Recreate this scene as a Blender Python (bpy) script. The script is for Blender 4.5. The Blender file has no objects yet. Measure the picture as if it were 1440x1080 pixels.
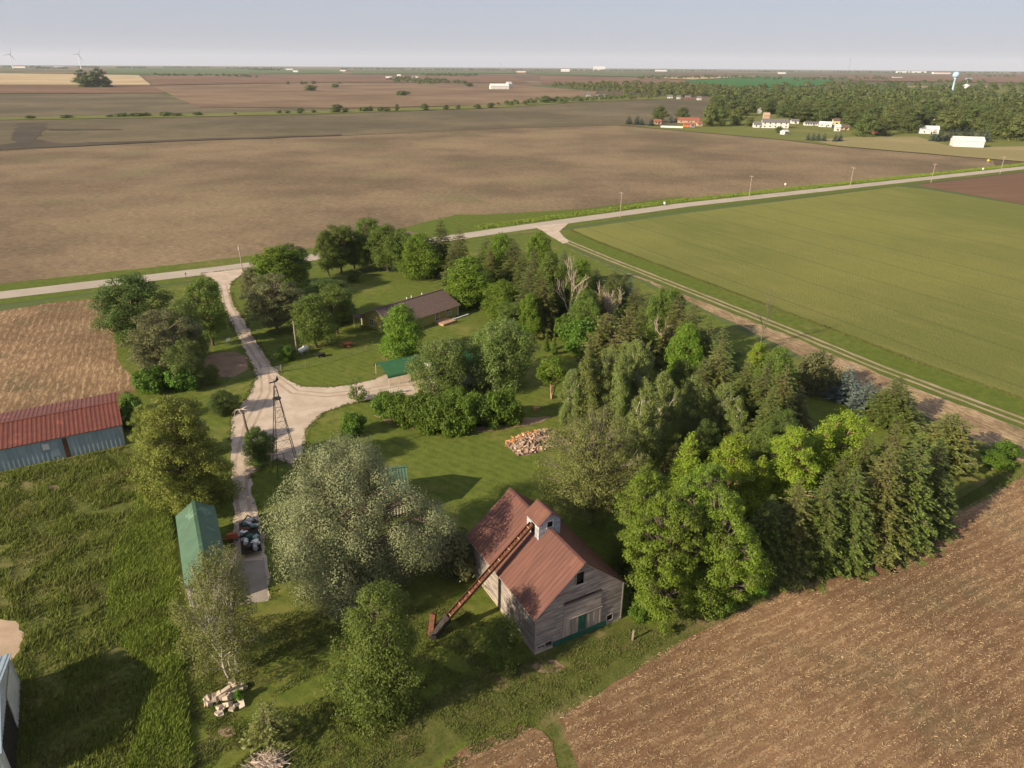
import bpy, bmesh, math, random
import numpy as np
from mathutils import Vector, Matrix
from mathutils.geometry import delaunay_2d_cdt
R = math.radians
scene = bpy.context.scene
COL = scene.collection
rng = np.random.default_rng(7)
random.seed(7)

# ------------------------------------------------------------------ camera
CAM_H = 56.0; FPX = 1000.0; PITCH = R(24.2); ROLL = R(0.36)
_f = np.array([0, math.cos(PITCH), -math.sin(PITCH)])
_r0 = np.array([1.0, 0, 0]); _u0 = np.cross(_r0, _f)
_r = _r0 * math.cos(ROLL) + _u0 * math.sin(ROLL); _u = np.cross(_r, _f)
cam_data = bpy.data.cameras.new('camera'); cam = bpy.data.objects.new('camera', cam_data)
COL.objects.link(cam); scene.camera = cam
cam_data.sensor_width = 36.0; cam_data.lens = 25.0
cam_data.clip_start = 0.5; cam_data.clip_end = 120000.0
cam.matrix_world = Matrix(((_r[0], _u[0], -_f[0], 0), (_r[1], _u[1], -_f[1], 0), (_r[2], _u[2], -_f[2], CAM_H), (0, 0, 0, 1)))

# ------------------------------------------------------------------ sky, sun, exposure
SUN_EL = R(26.0); SUN_TRAVEL = R(33.0)          # light travels towards +x, a little +y
world = bpy.data.worlds.new('World'); scene.world = world; world.use_nodes = True
wn = world.node_tree.nodes; wl = world.node_tree.links; wn.clear()
sky = wn.new('ShaderNodeTexSky'); sky.sky_type = 'NISHITA'; sky.sun_disc = False
sky.sun_elevation = SUN_EL; sky.sun_rotation = R(237.0)
sky.air_density = 1.0; sky.dust_density = 1.5; sky.ozone_density = 5.0; sky.altitude = 200
bg = wn.new('ShaderNodeBackground'); bg.inputs[1].default_value = 0.078
veil = wn.new('ShaderNodeMix'); veil.data_type = 'RGBA'; veil.inputs[0].default_value = 0.76; veil.inputs[7].default_value = (3.85, 3.90, 4.60, 1)   # thin even high cloud
wo = wn.new('ShaderNodeOutputWorld'); wl.new(sky.outputs[0], veil.inputs[6]); wl.new(veil.outputs[2], bg.inputs[0]); wl.new(bg.outputs[0], wo.inputs[0])
sl = bpy.data.lights.new('sun', 'SUN'); sl.energy = 5.0; sl.angle = R(0.5); sl.color = (1.0, 0.85, 0.63)
sun = bpy.data.objects.new('sun', sl); COL.objects.link(sun)
_d = Vector((math.cos(SUN_TRAVEL) * math.cos(SUN_EL), math.sin(SUN_TRAVEL) * math.cos(SUN_EL), -math.sin(SUN_EL)))
sun.rotation_euler = _d.to_track_quat('-Z', 'Y').to_euler(); sun.location = (-60, -30, 90)
vs = scene.view_settings; vs.view_transform = 'Standard'; vs.look = 'None'; vs.exposure = 0.82; vs.gamma = 1.0; vs.use_curve_mapping = False
cy = scene.cycles; cy.max_bounces = 5; cy.diffuse_bounces = 3; cy.glossy_bounces = 2; cy.transmission_bounces = 3; cy.volume_bounces = 0
cy.use_denoising = True

# ------------------------------------------------------------------ pixel -> ground (the earth curves away beyond 600 m)
def zg(x, y):
    r = np.hypot(x, y)
    return np.where(r > 600, -(np.maximum(r - 600, 0)) ** 2 / (2 * 7.43e6), 0.0)
def ray(x, y):
    d = _f * FPX + _r * (x - 720.0) + _u * (540.0 - y)
    return d / np.linalg.norm(d)
def g(x, y, z=0.0):
    d = ray(x, y); zz = z
    if d[2] > -0.0040: d[2] = -0.0040
    for _ in range(40):
        t = (zz - CAM_H) / d[2]; px_, py_ = d[0] * t, d[1] * t
        if math.hypot(px_, py_) > 26000:
            s = 26000 / math.hypot(px_, py_); px_ *= s; py_ *= s
        zz = z + float(zg(px_, py_))
    return np.array([px_, py_])
def proj(p):
    v = np.array(p, float) - np.array([0, 0, CAM_H]); zc = v @ _f
    return 720 + FPX * (v @ _r) / zc, 540 - FPX * (v @ _u) / zc
def height_at(b, ytop):
    lo, hi = 0.0, 250.0; z0 = float(zg(*b))
    for _ in range(40):
        m = (lo + hi) / 2
        if proj((b[0], b[1], z0 + m))[1] > ytop: lo = m
        else: hi = m
    return lo
def width_at(b, wpx, z=0):
    zc = (np.array([b[0], b[1], z - CAM_H])) @ _f
    return wpx * zc / FPX

# ------------------------------------------------------------------ object helpers
def prop(o, label=None, cat=None, group=None, kind=None):
    if label: o['label'] = label
    if cat: o['category'] = cat
    if group: o['group'] = group
    if kind: o['kind'] = kind
    return o
def thing(name, label, cat, loc=(0, 0, 0), rz=0.0, group=None):
    o = bpy.data.objects.new(name, None); COL.objects.link(o); o.empty_display_size = 0.3
    o.location = (loc[0], loc[1], loc[2] if len(loc) > 2 else float(zg(loc[0], loc[1]))); o.rotation_euler = (0, 0, rz)
    return prop(o, label, cat, group)
def link(name, me, m=None, parent=None):
    o = bpy.data.objects.new(name, me); COL.objects.link(o)
    if m is not None and len(me.materials) == 0: me.materials.append(m)
    if parent is not None: o.parent = parent
    return o
def arr_mesh(name, V, n=4, m=None, smooth=False):
    """V: (N*n,3) consecutive n-gons"""
    V = np.ascontiguousarray(V, dtype=np.float32); N = len(V) // n
    me = bpy.data.meshes.new(name)
    me.vertices.add(N * n); me.vertices.foreach_set('co', V.ravel())
    me.loops.add(N * n); me.loops.foreach_set('vertex_index', np.arange(N * n, dtype=np.int32))
    me.polygons.add(N); me.polygons.foreach_set('loop_start', np.arange(0, N * n, n, dtype=np.int32))
    me.update(calc_edges=True)
    if m: me.materials.append(m)
    return me
class MB:
    def __init__(s): s.v = []; s.f = []
    def add(s, vs_, fs):
        b = len(s.v); s.v += [tuple(map(float, p)) for p in vs_]; s.f += [tuple(b + i for i in f) for f in fs]; return s
    def box(s, x0, y0, z0, x1, y1, z1):
        return s.add([(x0, y0, z0), (x1, y0, z0), (x1, y1, z0), (x0, y1, z0), (x0, y0, z1), (x1, y0, z1), (x1, y1, z1), (x0, y1, z1)],
                     [(0, 3, 2, 1), (4, 5, 6, 7), (0, 1, 5, 4), (1, 2, 6, 5), (2, 3, 7, 6), (3, 0, 4, 7)])
    def hexa(s, P):  # 8 corners: bottom 4, top 4
        return s.add(P, [(0, 3, 2, 1), (4, 5, 6, 7), (0, 1, 5, 4), (1, 2, 6, 5), (2, 3, 7, 6), (3, 0, 4, 7)])
    def quad(s, a, b, c, d): return s.add([a, b, c, d], [(0, 1, 2, 3)])
    def tri(s, a, b, c): return s.add([a, b, c], [(0, 1, 2)])
    def bar(s, a, b, w, h=None, up=(0, 0, 1)):
        a = Vector(a); b = Vector(b); d = (b - a).normalized(); h = h or w
        u = Vector(up)
        if abs(d.dot(u)) > 0.98: u = Vector((1, 0, 0))
        sx = d.cross(u).normalized() * (w / 2); sy = sx.cross(d).normalized() * (h / 2)
        P = [a - sx - sy, a + sx - sy, a + sx + sy, a - sx + sy, b - sx - sy, b + sx - sy, b + sx + sy, b - sx + sy]
        return s.add(P, [(0, 3, 2, 1), (4, 5, 6, 7), (0, 1, 5, 4), (1, 2, 6, 5), (2, 3, 7, 6), (3, 0, 4, 7)])
    def tube(s, pts, rad, n=8, cap=True):
        pts = [Vector(p) for p in pts]
        if not hasattr(rad, '__len__'): rad = [rad] * len(pts)
        base = len(s.v); V = []
        for i, p in enumerate(pts):
            d = (pts[min(i + 1, len(pts) - 1)] - pts[max(i - 1, 0)]).normalized()
            u = Vector((0, 0, 1)) if abs(d.z) < 0.9 else Vector((1, 0, 0))
            a = d.cross(u).normalized(); b = d.cross(a).normalized()
            for k in range(n):
                t = 2 * math.pi * k / n; V.append(p + (a * math.cos(t) + b * math.sin(t)) * rad[i])
        F = []
        for i in range(len(pts) - 1):
            for k in range(n):
                k2 = (k + 1) % n; F.append((i * n + k, i * n + k2, (i + 1) * n + k2, (i + 1) * n + k))
        if cap: F.append(tuple(range(n))[::-1]); F.append(tuple((len(pts) - 1) * n + k for k in range(n)))
        return s.add(V, F)
    def lathe(s, prof, n=16, c=(0, 0)):  # prof: (r,z)
        V = []; F = []
        for (r_, z_) in prof:
            for k in range(n):
                t = 2 * math.pi * k / n; V.append((c[0] + r_ * math.cos(t), c[1] + r_ * math.sin(t), z_))
        for i in range(len(prof) - 1):
            for k in range(n):
                k2 = (k + 1) % n; F.append((i * n + k, i * n + k2, (i + 1) * n + k2, (i + 1) * n + k))
        F.append(tuple(range(n))[::-1]); F.append(tuple((len(prof) - 1) * n + k for k in range(n)))
        return s.add(V, F)
    def rock(s, c, sx, sy, sz, rz=0, jit=0.18, seed=0):
        rr = random.Random(seed); P = []
        for (x, y, z) in ((-1, -1, -1), (1, -1, -1), (1, 1, -1), (-1, 1, -1), (-1, -1, 1), (1, -1, 1), (1, 1, 1), (-1, 1, 1)):
            x *= sx / 2 * (1 + rr.uniform(-jit, jit)); y *= sy / 2 * (1 + rr.uniform(-jit, jit)); z *= sz / 2 * (1 + rr.uniform(-jit, jit))
            P.append((c[0] + x * math.cos(rz) - y * math.sin(rz), c[1] + x * math.sin(rz) + y * math.cos(rz), c[2] + z))
        return s.hexa(P)
    def ribs(s, O, U, Vv, lu, lv, pitch, depth, top=0.45):
        """ribbed sheet metal: runs lu along U with ribs running along Vv"""
        O = Vector(O); U = Vector(U).normalized(); Vv = Vector(Vv).normalized(); N = U.cross(Vv).normalized()
        prof = []; x = 0.0
        while x < lu - 1e-6:
            a = min(x + pitch * (1 - top) * 0.80, lu); b = min(x + pitch * (1 - top), lu); c = min(x + pitch * (1 - top * 0.2 - 0.0), lu); d = min(x + pitch, lu)
            prof += [(x, 0), (a, 0), (b, depth), (c, depth)]; x = d
        prof.append((lu, 0)); pr = [prof[0]]
        for q in prof[1:]:
            if q[0] > pr[-1][0] + 1e-5: pr.append(q)
        V = []
        for (x, h) in pr: V += [O + U * x + N * h, O + U * x + N * h + Vv * lv]
        F = [(2 * i, 2 * i + 2, 2 * i + 3, 2 * i + 1) for i in range(len(pr) - 1)]
        return s.add(V, F)
    def boards(s, O, U, lu_at, z0, z1, bh, out, holes=(), maxlen=4.0, gap=0.006, seed=1):
        """lapped horizontal boards on a vertical wall: lu_at(z)->(a,b) along U; holes (a,b,z0,z1)"""
        rr = random.Random(seed); O = Vector(O); U = Vector(U).normalized(); N = U.cross(Vector((0, 0, 1))).normalized(); z = z0
        while z < z1 - 0.02:
            zt = min(z + bh, z1); a, b = lu_at(z + 0.001); a2, b2 = lu_at(zt)
            seg = [(a, b)]
            for (ha, hb, hz0, hz1) in holes:
                if hz0 < (z + zt) / 2 < hz1:
                    ns = []
                    for (p, q) in seg:
                        if hb <= p or ha >= q: ns.append((p, q))
                        else:
                            if ha > p: ns.append((p, ha))
                            if hb < q: ns.append((hb, q))
                    seg = ns
            for (p, q) in seg:
                x = p
                while x < q - 1e-4:
                    L = rr.uniform(0.5, 1.0) * maxlen; e = min(x + L, q)
                    if q - e < 0.5: e = q
                    xa, xb = x, e; ta = max(xa, a2) if xa <= a + 1e-3 else xa; tb = min(xb, b2) if xb >= b - 1e-3 else xb
                    dz = rr.uniform(-0.008, 0.008); o = out * rr.uniform(0.7, 1.3)
                    p0 = O + U * (xa + gap) + N * o + Vector((0, 0, z + dz)); p1 = O + U * (xb - gap) + N * o + Vector((0, 0, z + dz))
                    p2 = O + U * max(tb - gap, ta) + N * (0.3 * out) + Vector((0, 0, zt + 0.01)); p3 = O + U * (ta + gap) + N * (0.3 * out) + Vector((0, 0, zt + 0.01))
                    q0 = p0 - N * o; q1 = p1 - N * o
                    s.add([p0, p1, p2, p3, q0, q1], [(0, 1, 2, 3), (0, 4, 5, 1)])
                    x = e
            z = zt
        return s
    def mesh(s, name, m=None, smooth=False):
        me = bpy.data.meshes.new(name); me.from_pydata(s.v, [], s.f)
        if m: me.materials.append(m)
        if smooth: me.polygons.foreach_set('use_smooth', [True] * len(me.polygons))
        me.update(); return me
    def build(s, name, m, parent=None, smooth=False): return link(name, s.mesh(name, m, smooth), None, parent)
def copy_tree(o, parent=None):
    c = o.copy(); COL.objects.link(c)
    if parent is not None: c.parent = parent
    for ch in list(o.children): copy_tree(ch, c)
    return c

# ------------------------------------------------------------------ materials
class NT:
    def __init__(s, name):
        s.m = bpy.data.materials.new(name); s.m.use_nodes = True; s.t = s.m.node_tree; s.t.nodes.clear()
        s.out = s.t.nodes.new('ShaderNodeOutputMaterial')
    def n(s, ty, **kw):
        nd = s.t.nodes.new(ty)
        for k, v in kw.items(): setattr(nd, k, v)
        return nd
    def l(s, a, b): s.t.links.new(a, b)
    def val(s, node, i, v):
        if hasattr(v, 'is_linked') or isinstance(v, bpy.types.NodeSocket): s.l(v, node.inputs[i])
        else: node.inputs[i].default_value = v
    def coord(s, rot=0.0, scale=(1, 1, 1)):
        tc = s.n('ShaderNodeTexCoord'); mp = s.n('ShaderNodeMapping'); mp.vector_type = 'TEXTURE' if False else 'POINT'
        s.l(tc.outputs['Object'], mp.inputs[0]); mp.inputs['Rotation'].default_value = (0, 0, rot)
        if tuple(scale) == (1, 1, 1): return mp.outputs[0]
        m2 = s.n('ShaderNodeMapping'); s.l(mp.outputs[0], m2.inputs[0]); m2.inputs['Scale'].default_value = scale   # turn first, then stretch
        return m2.outputs[0]
    def noise(s, vec, scale, detail=4, rough=0.55, dist=0.0):
        nd = s.n('ShaderNodeTexNoise'); s.l(vec, nd.inputs['Vector']); nd.inputs['Scale'].default_value = scale
        nd.inputs['Detail'].default_value = detail; nd.inputs['Roughness'].default_value = rough; nd.inputs['Distortion'].default_value = dist
        return nd.outputs['Fac']
    def ramp(s, fac, a, b):  # smooth step a..b -> 0..1
        nd = s.n('ShaderNodeMapRange'); nd.interpolation_type = 'SMOOTHSTEP'; s.l(fac, nd.inputs[0])
        nd.inputs[1].default_value = a; nd.inputs[2].default_value = b; return nd.outputs[0]
    def math(s, op, a, b=0.0):
        nd = s.n('ShaderNodeMath', operation=op); s.val(nd, 0, a); s.val(nd, 1, b); return nd.outputs[0]
    def mix(s, fac, a, b, mode='MIX'):
        nd = s.n('ShaderNodeMix', data_type='RGBA', blend_type=mode)
        s.val(nd, 0, fac)
        for i, c in ((6, a), (7, b)):
            if isinstance(c, tuple): nd.inputs[i].default_value = (c[0], c[1], c[2], 1)
            else: s.l(c, nd.inputs[i])
        return nd.outputs[2]
    def bump(s, h, strength=0.5, dist=0.05):
        nd = s.n('ShaderNodeBump'); s.l(h, nd.inputs['Height']); nd.inputs['Strength'].default_value = strength; nd.inputs['Distance'].default_value = dist
        return nd.outputs[0]
    def finish(s, col, rough=0.9, metal=0.0, normal=None, spec=0.3):
        p = s.n('ShaderNodeBsdfPrincipled'); s.val(p, 'Base Color', (col[0], col[1], col[2], 1) if isinstance(col, tuple) else col)
        s.val(p, 'Roughness', rough); p.inputs['Metallic'].default_value = metal; p.inputs['Specular IOR Level'].default_value = spec
        if normal is not None: s.l(normal, p.inputs['Normal'])
        s.l(p.outputs[0], s.out.inputs[0]); return s.m
def simple(name, c1, c2=None, scale=3.0, rough=0.75, metal=0.0, island=0.0, stretch=(1, 1, 1), bump=0.0, wear=None, wear_lo=0.58, spec=0.3, objrand=0.0):
    t = NT(name); v = t.coord(0, stretch); c2 = c2 or tuple(0.72 * k for k in c1)
    n1 = t.noise(v, scale, 5); col = t.mix(t.ramp(n1, 0.32, 0.68), c1, c2)
    if wear:
        n2 = t.noise(v, scale * 0.45, 6, 0.65); col = t.mix(t.ramp(n2, wear_lo, wear_lo + 0.12), col, wear)
    if island or objrand:
        if island: rnd = t.n('ShaderNodeNewGeometry').outputs['Random Per Island']; k = island
        else: rnd = t.n('ShaderNodeObjectInfo').outputs['Random']; k = objrand
        f = t.math('ADD', t.math('MULTIPLY', rnd, 2 * k), 1 - k)
        cc = t.n('ShaderNodeCombineColor'); [t.l(f, cc.inputs[i]) for i in range(3)]
        col = t.mix(1.0, col, cc.outputs[0], 'MULTIPLY')
    nm = t.bump(t.noise(v, scale * 4, 4), bump, 0.03) if bump else None
    return t.finish(col, rough, metal, nm, spec)
def leaf_mat(name, c1, c2, c3=None, trans=0.38, rough=0.55, nsc=0.55):
    """c1 dark, c2 light leaf; every leaf and every tree differs a little"""
    c1 = tuple(1.46 * k for k in c1); c2 = tuple(1.26 * k for k in c2)
    t = NT(name); ri = t.n('ShaderNodeNewGeometry').outputs['Random Per Island']; oi = t.n('ShaderNodeObjectInfo').outputs['Random']
    col = t.mix(t.math('ADD', t.math('MULTIPLY', ri, 0.66), 0.17), c1, c2)
    v = t.coord(); big = t.noise(v, nsc, 3)
    if c3: col = t.mix(t.math('MULTIPLY', t.ramp(big, 0.48, 0.72), 0.7), col, c3)
    hs = t.n('ShaderNodeHueSaturation'); t.l(col, hs.inputs['Color'])
    t.l(t.math('ADD', t.math('MULTIPLY', oi, 0.020), 0.493), hs.inputs['Hue']); t.l(t.math('ADD', t.math('MULTIPLY', oi, 0.30), 0.86), hs.inputs['Value'])
    col = hs.outputs[0]
    p = t.n('ShaderNodeBsdfPrincipled'); t.l(col, p.inputs['Base Color']); p.inputs['Roughness'].default_value = rough; p.inputs['Specular IOR Level'].default_value = 0.25
    tr = t.n('ShaderNodeBsdfTranslucent'); t.l(col, tr.inputs[0]); mx = t.n('ShaderNodeMixShader'); mx.inputs[0].default_value = trans
    t.l(p.outputs[0], mx.inputs[1]); t.l(tr.outputs[0], mx.inputs[2]); t.l(mx.outputs[0], t.out.inputs[0])
    return t.m
def soil_mat(name, dark, mid, straw, rot=0.0, row=0.76, row_amt=0.35, straw_amt=0.55, patch=0.02, green=None, bump=0.5, fine=2.2, stretch=0.2):
    t = NT(name); v = t.coord(); vr = t.coord(-rot, (stretch, 1, 1)); 
    big = t.noise(v, patch, 5, 0.6); med = t.noise(v, 0.22, 4)
    col = t.mix(t.ramp(t.math('ADD', t.math('MULTIPLY', big, 0.75), t.math('MULTIPLY', med, 0.25)), 0.40, 0.62), dark, mid)
    if green:
        gn = t.noise(v, patch * 1.7, 4, 0.6); col = t.mix(t.math('MULTIPLY', t.ramp(gn, 0.50, 0.70), 0.8), col, green)
    st = t.noise(vr, fine, 5, 0.7); st2 = t.noise(v, 5.5, 3, 0.7)
    s_ = t.ramp(t.math('ADD', t.math('MULTIPLY', st, 0.6), t.math('MULTIPLY', st2, 0.4)), 0.46, 0.58)
    if row_amt > 0:
        wv = t.n('ShaderNodeTexWave', wave_type='BANDS', bands_direction='Y'); t.l(t.coord(-rot), wv.inputs['Vector'])
        wv.inputs['Scale'].default_value = 0.314 / row; wv.inputs['Distortion'].default_value = 1.2; wv.inputs['Detail'].default_value = 2; wv.inputs['Detail Scale'].default_value = 0.6
        s_ = t.math('MULTIPLY', s_, t.math('ADD', t.math('MULTIPLY', wv.outputs['Fac'], row_amt * 2), 1 - row_amt))
    s_ = t.math('MULTIPLY', s_, t.math('MULTIPLY', t.math('ADD', t.ramp(big, 0.3, 0.7), 0.45), straw_amt))
    col = t.mix(s_, col, straw)
    nm = t.bump(t.noise(v, 3.0, 5, 0.7), bump, 0.12)
    return t.finish(col, 0.95, 0, nm, 0.1)
def grass_mat(name, dark, mid, dry, dry_lo=0.56, fine=3.0, bump=0.6, patch=0.06, rot=0.0, stripe=0.0, stripe_w=1.4):
    t = NT(name); v = t.coord(); big = t.noise(v, patch, 5, 0.62); med = t.noise(v, 0.6, 5, 0.65); fi = t.noise(v, fine, 4, 0.7)
    a = t.math('ADD', t.math('MULTIPLY', med, 0.5), t.math('MULTIPLY', fi, 0.5))
    col = t.mix(t.ramp(a, 0.36, 0.64), dark, mid)
    col = t.mix(t.math('MULTIPLY', t.ramp(t.math('ADD', t.math('MULTIPLY', big, 0.7), t.math('MULTIPLY', med, 0.3)), dry_lo, dry_lo + 0.16), 0.85), col, dry)
    if stripe:
        wv = t.n('ShaderNodeTexWave', wave_type='BANDS', bands_direction='Y'); t.l(t.coord(-rot), wv.inputs['Vector']); wv.inputs['Scale'].default_value = 0.314 / stripe_w
        wv.inputs['Distortion'].default_value = 0.6
        col = t.mix(t.math('MULTIPLY', wv.outputs['Fac'], stripe), col, tuple(min(1, 1.5 * k) for k in mid))
    nm = t.bump(t.noise(v, 5.0, 4, 0.75), bump, 0.10)
    return t.finish(col, 0.95, 0, nm, 0.1)

# ================================================================== GROUND, FIELDS, ROADS
FARM = R(29.6)
m_far = None
def far_material():
    t = NT('far_farmland'); tc = t.n('ShaderNodeTexCoord'); mp = t.n('ShaderNodeMapping'); t.l(tc.outputs['Object'], mp.inputs[0])
    mp.inputs['Rotation'].default_value = (0, 0, -FARM); mp.inputs['Location'].default_value = (130, 410, 0); m2 = t.n('ShaderNodeMapping'); t.l(mp.outputs[0], m2.inputs[0]); m2.inputs['Scale'].default_value = (1 / 800, 1 / 400, 1); mp = m2
    vo = t.n('ShaderNodeTexVoronoi', feature='F1', distance='CHEBYCHEV'); vo.inputs['Scale'].default_value = 1.0; vo.inputs['Randomness'].default_value = 0.45
    t.l(mp.outputs[0], vo.inputs['Vector'])
    sp = t.n('ShaderNodeSeparateColor'); t.l(vo.outputs['Color'], sp.inputs[0])
    cr = t.n('ShaderNodeValToRGB'); cr.color_ramp.interpolation = 'CONSTANT'; t.l(sp.outputs[0], cr.inputs[0])
    cols = [(0.0, (0.115, 0.085, 0.055)), (0.2, (0.15, 0.10, 0.07)), (0.38, (0.085, 0.115, 0.04)), (0.55, (0.17, 0.13, 0.085)), (0.7, (0.07, 0.12, 0.035)), (0.82, (0.13, 0.085, 0.065)), (0.93, (0.25, 0.20, 0.11))]
    e = cr.color_ramp.elements; e[0].position = 0; e[0].color = (*cols[0][1], 1); e[1].position = cols[1][0]; e[1].color = (*cols[1][1], 1)
    for p_, c in cols[2:]: q = e.new(p_); q.color = (*c, 1)
    v = t.coord(); n = t.noise(v, 0.012, 5); col = t.mix(t.math('MULTIPLY', t.ramp(n, 0.35, 0.7), 0.35), cr.outputs[0], (0.09, 0.075, 0.05))
    return t.finish(col, 1.0, 0, None, 0.05)
m_far = far_material()
# one sheet to beyond the horizon
rings = [0.0, 60, 150, 300, 450, 600] + list(np.arange(900, 6001, 300)) + list(np.arange(6800, 40001, 900))
SEG = 192; V = [(0, 0, 0)]; Fc = []
for r_ in rings[1:]:
    for k in range(SEG):
        a = 2 * math.pi * k / SEG; x, y = r_ * math.cos(a), r_ * math.sin(a); V.append((x, y, float(zg(x, y))))
for k in range(SEG): Fc.append((0, 1 + k, 1 + (k + 1) % SEG))
for i in range(len(rings) - 2):
    for k in range(SEG):
        a = 1 + i * SEG + k; b = 1 + i * SEG + (k + 1) % SEG; Fc.append((a, a + SEG, b + SEG, b))
me = bpy.data.meshes.new('ground'); me.from_pydata(V, [], Fc); me.update(); o = link('ground', me, m_far); prop(o, kind='structure')

def jag(pts, step, amp, seed=0):
    """subdivide a closed outline and let it wander, as real field edges do"""
    rr = random.Random(seed); out = []
    for i in range(len(pts)):
        a = np.array(pts[i], float); b = np.array(pts[(i + 1) % len(pts)], float); L = np.linalg.norm(b - a); n = max(1, min(160, int(L / step))); nrm = np.array([-(b - a)[1], (b - a)[0]]) / max(L, 1e-6)
        ph = rr.uniform(0, 9)
        for k in range(n):
            e_ = min(k, n - k) / n * L; w = min(1.0, e_ / (4 * amp)) * amp * (0.6 * math.sin(ph + k * 0.9) * rr.uniform(0.3, 1) + rr.uniform(-0.6, 0.6))
            out.append(a + (b - a) * k / n + nrm * w)
    return out
def sheet(name, pts, z, m, step=3.0, amp=0.0, seed=0, cell=None, kind='structure', label=None):
    if amp: pts = jag(pts, step, amp, seed)
    n_ = len(pts); cv, _, cf, _, _, _ = delaunay_2d_cdt([Vector((p[0], p[1])) for p in pts], [], [list(range(n_))], 1, 1e-5)   # never folds over itself
    bm = bmesh.new(); vs_ = [bm.verts.new((p[0], p[1], 0)) for p in cv]
    for t_ in cf:
        try: bm.faces.new([vs_[i] for i in t_])
        except ValueError: pass
    far = max(math.hypot(p[0], p[1]) for p in pts)
    if far > 900:
        xs = [p[0] for p in pts]; ys = [p[1] for p in pts]; c = cell or 500
        for ax, lo, hi in ((0, min(xs), max(xs)), (1, min(ys), max(ys))):
            cc = c if (hi - lo) / c < 24 else (hi - lo) / 24
            q = math.ceil(lo / cc) * cc
            while q < hi:
                no = (1, 0, 0) if ax == 0 else (0, 1, 0); co = (q, 0, 0) if ax == 0 else (0, q, 0)
                bmesh.ops.bisect_plane(bm, geom=bm.verts[:] + bm.edges[:] + bm.faces[:], plane_co=co, plane_no=no); q += cc
    for v in bm.verts: v.co.z = float(zg(v.co.x, v.co.y)) + z * (1 if far < 900 else 1 + math.hypot(v.co.x, v.co.y) / 900)
    bm.normal_update(); fl = [f for f in bm.faces if f.normal.z < 0]
    if fl: bmesh.ops.reverse_faces(bm, faces=fl)
    me = bpy.data.meshes.new(name); bm.to_mesh(me); bm.free(); o = link(name, me, m); o['kind'] = kind
    if label: o['label'] = label
    return o
def G(pl): return [g(*p) for p in pl]

# --- materials of the open land
m_bigfield = soil_mat('tilled_soil_residue', (0.106, 0.077, 0.048), (0.172, 0.122, 0.072), (0.36, 0.27, 0.165), rot=R(31), row=0.76, row_amt=0.0, straw_amt=0.50, patch=0.012, green=(0.122, 0.108, 0.054), stretch=0.3, fine=1.5)
m_darkfield = soil_mat('dark_damp_soil', (0.086, 0.072, 0.044), (0.132, 0.106, 0.063), (0.30, 0.24, 0.155), rot=R(24), row_amt=0.0, straw_amt=0.22, patch=0.006, green=(0.082, 0.074, 0.038), stretch=0.12, fine=0.35)
m_redfield = soil_mat('reddish_tilled_soil', (0.130, 0.076, 0.048), (0.175, 0.106, 0.066), (0.24, 0.165, 0.10), rot=R(10), row_amt=0.0, straw_amt=0.3, patch=0.004, stretch=0.06, fine=0.25)
m_brownfield = soil_mat('brown_striped_soil', (0.13, 0.086, 0.054), (0.19, 0.128, 0.080), (0.28, 0.205, 0.13), rot=R(-35), row_amt=0.0, straw_amt=0.5, patch=0.005, stretch=0.04, fine=0.20)
m_stubble = soil_mat('corn_stubble', (0.130, 0.075, 0.040), (0.205, 0.120, 0.064), (0.36, 0.245, 0.135), rot=R(29), row=1.5, row_amt=0.5, straw_amt=0.5, patch=0.05, green=(0.120, 0.092, 0.048), fine=2.6, stretch=0.22, bump=0.8)
m_strip = soil_mat('strip_litter', (0.17, 0.115, 0.066), (0.25, 0.175, 0.10), (0.46, 0.345, 0.21), rot=R(-64), row_amt=0.0, straw_amt=0.6, patch=0.08, green=(0.115, 0.115, 0.045), fine=1.6, stretch=0.3)
m_rowstubble = soil_mat('corn_stubble_rows', (0.13, 0.080, 0.044), (0.20, 0.124, 0.068), (0.38, 0.265, 0.15), rot=R(115), row=1.5, row_amt=0.5, straw_amt=0.75, patch=0.05, green=(0.085, 0.085, 0.038), fine=2.0, stretch=0.2, bump=0.8)
m_golden = soil_mat('golden_stubble', (0.33, 0.245, 0.135), (0.42, 0.32, 0.185), (0.50, 0.40, 0.26), rot=R(60), row_amt=0.0, straw_amt=0.5, patch=0.004, stretch=0.05, fine=0.15)
def crop_material():
    t = NT('green_crop'); v = t.coord(); vr = t.coord(R(64), (0.18, 1, 1)); big = t.noise(v, 0.011, 4, 0.6); med = t.noise(vr, 0.25, 5, 0.65); fi = t.noise(v, 2.4, 4, 0.8)
    col = t.mix(t.ramp(big, 0.38, 0.62), (0.152, 0.160, 0.038), (0.210, 0.204, 0.052))
    col = t.mix(t.math('MULTIPLY', t.ramp(med, 0.45, 0.75), 0.45), col, (0.270, 0.245, 0.075))
    col = t.mix(t.math('MULTIPLY', t.ramp(fi, 0.46, 0.62), 0.75), col, (0.105, 0.124, 0.026))
    wv = t.n('ShaderNodeTexWave', wave_type='BANDS', bands_direction='Y'); t.l(t.coord(R(64)), wv.inputs['Vector']); wv.inputs['Scale'].default_value = 0.314 / 19.0; wv.inputs['Distortion'].default_value = 0.25
    col = t.mix(t.math('MULTIPLY', t.ramp(wv.outputs['Fac'], 0.990, 0.999), 0.45), col, (0.09, 0.10, 0.03))
    nm = t.bump(t.noise(v, 1.8, 4, 0.8), 1.0, 0.5)
    return t.finish(col, 0.9, 0, nm, 0.15)
m_crop = crop_material()
m_lawn = grass_mat('mown_lawn', (0.062, 0.088, 0.014), (0.112, 0.134, 0.024), (0.165, 0.150, 0.046), 0.50, stripe=0.16, rot=R(-35), stripe_w=1.5)
m_rough = grass_mat('rough_grass', (0.060, 0.075, 0.017), (0.110, 0.118, 0.030), (0.23, 0.165, 0.09), 0.50, patch=0.12, bump=0.9)
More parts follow.
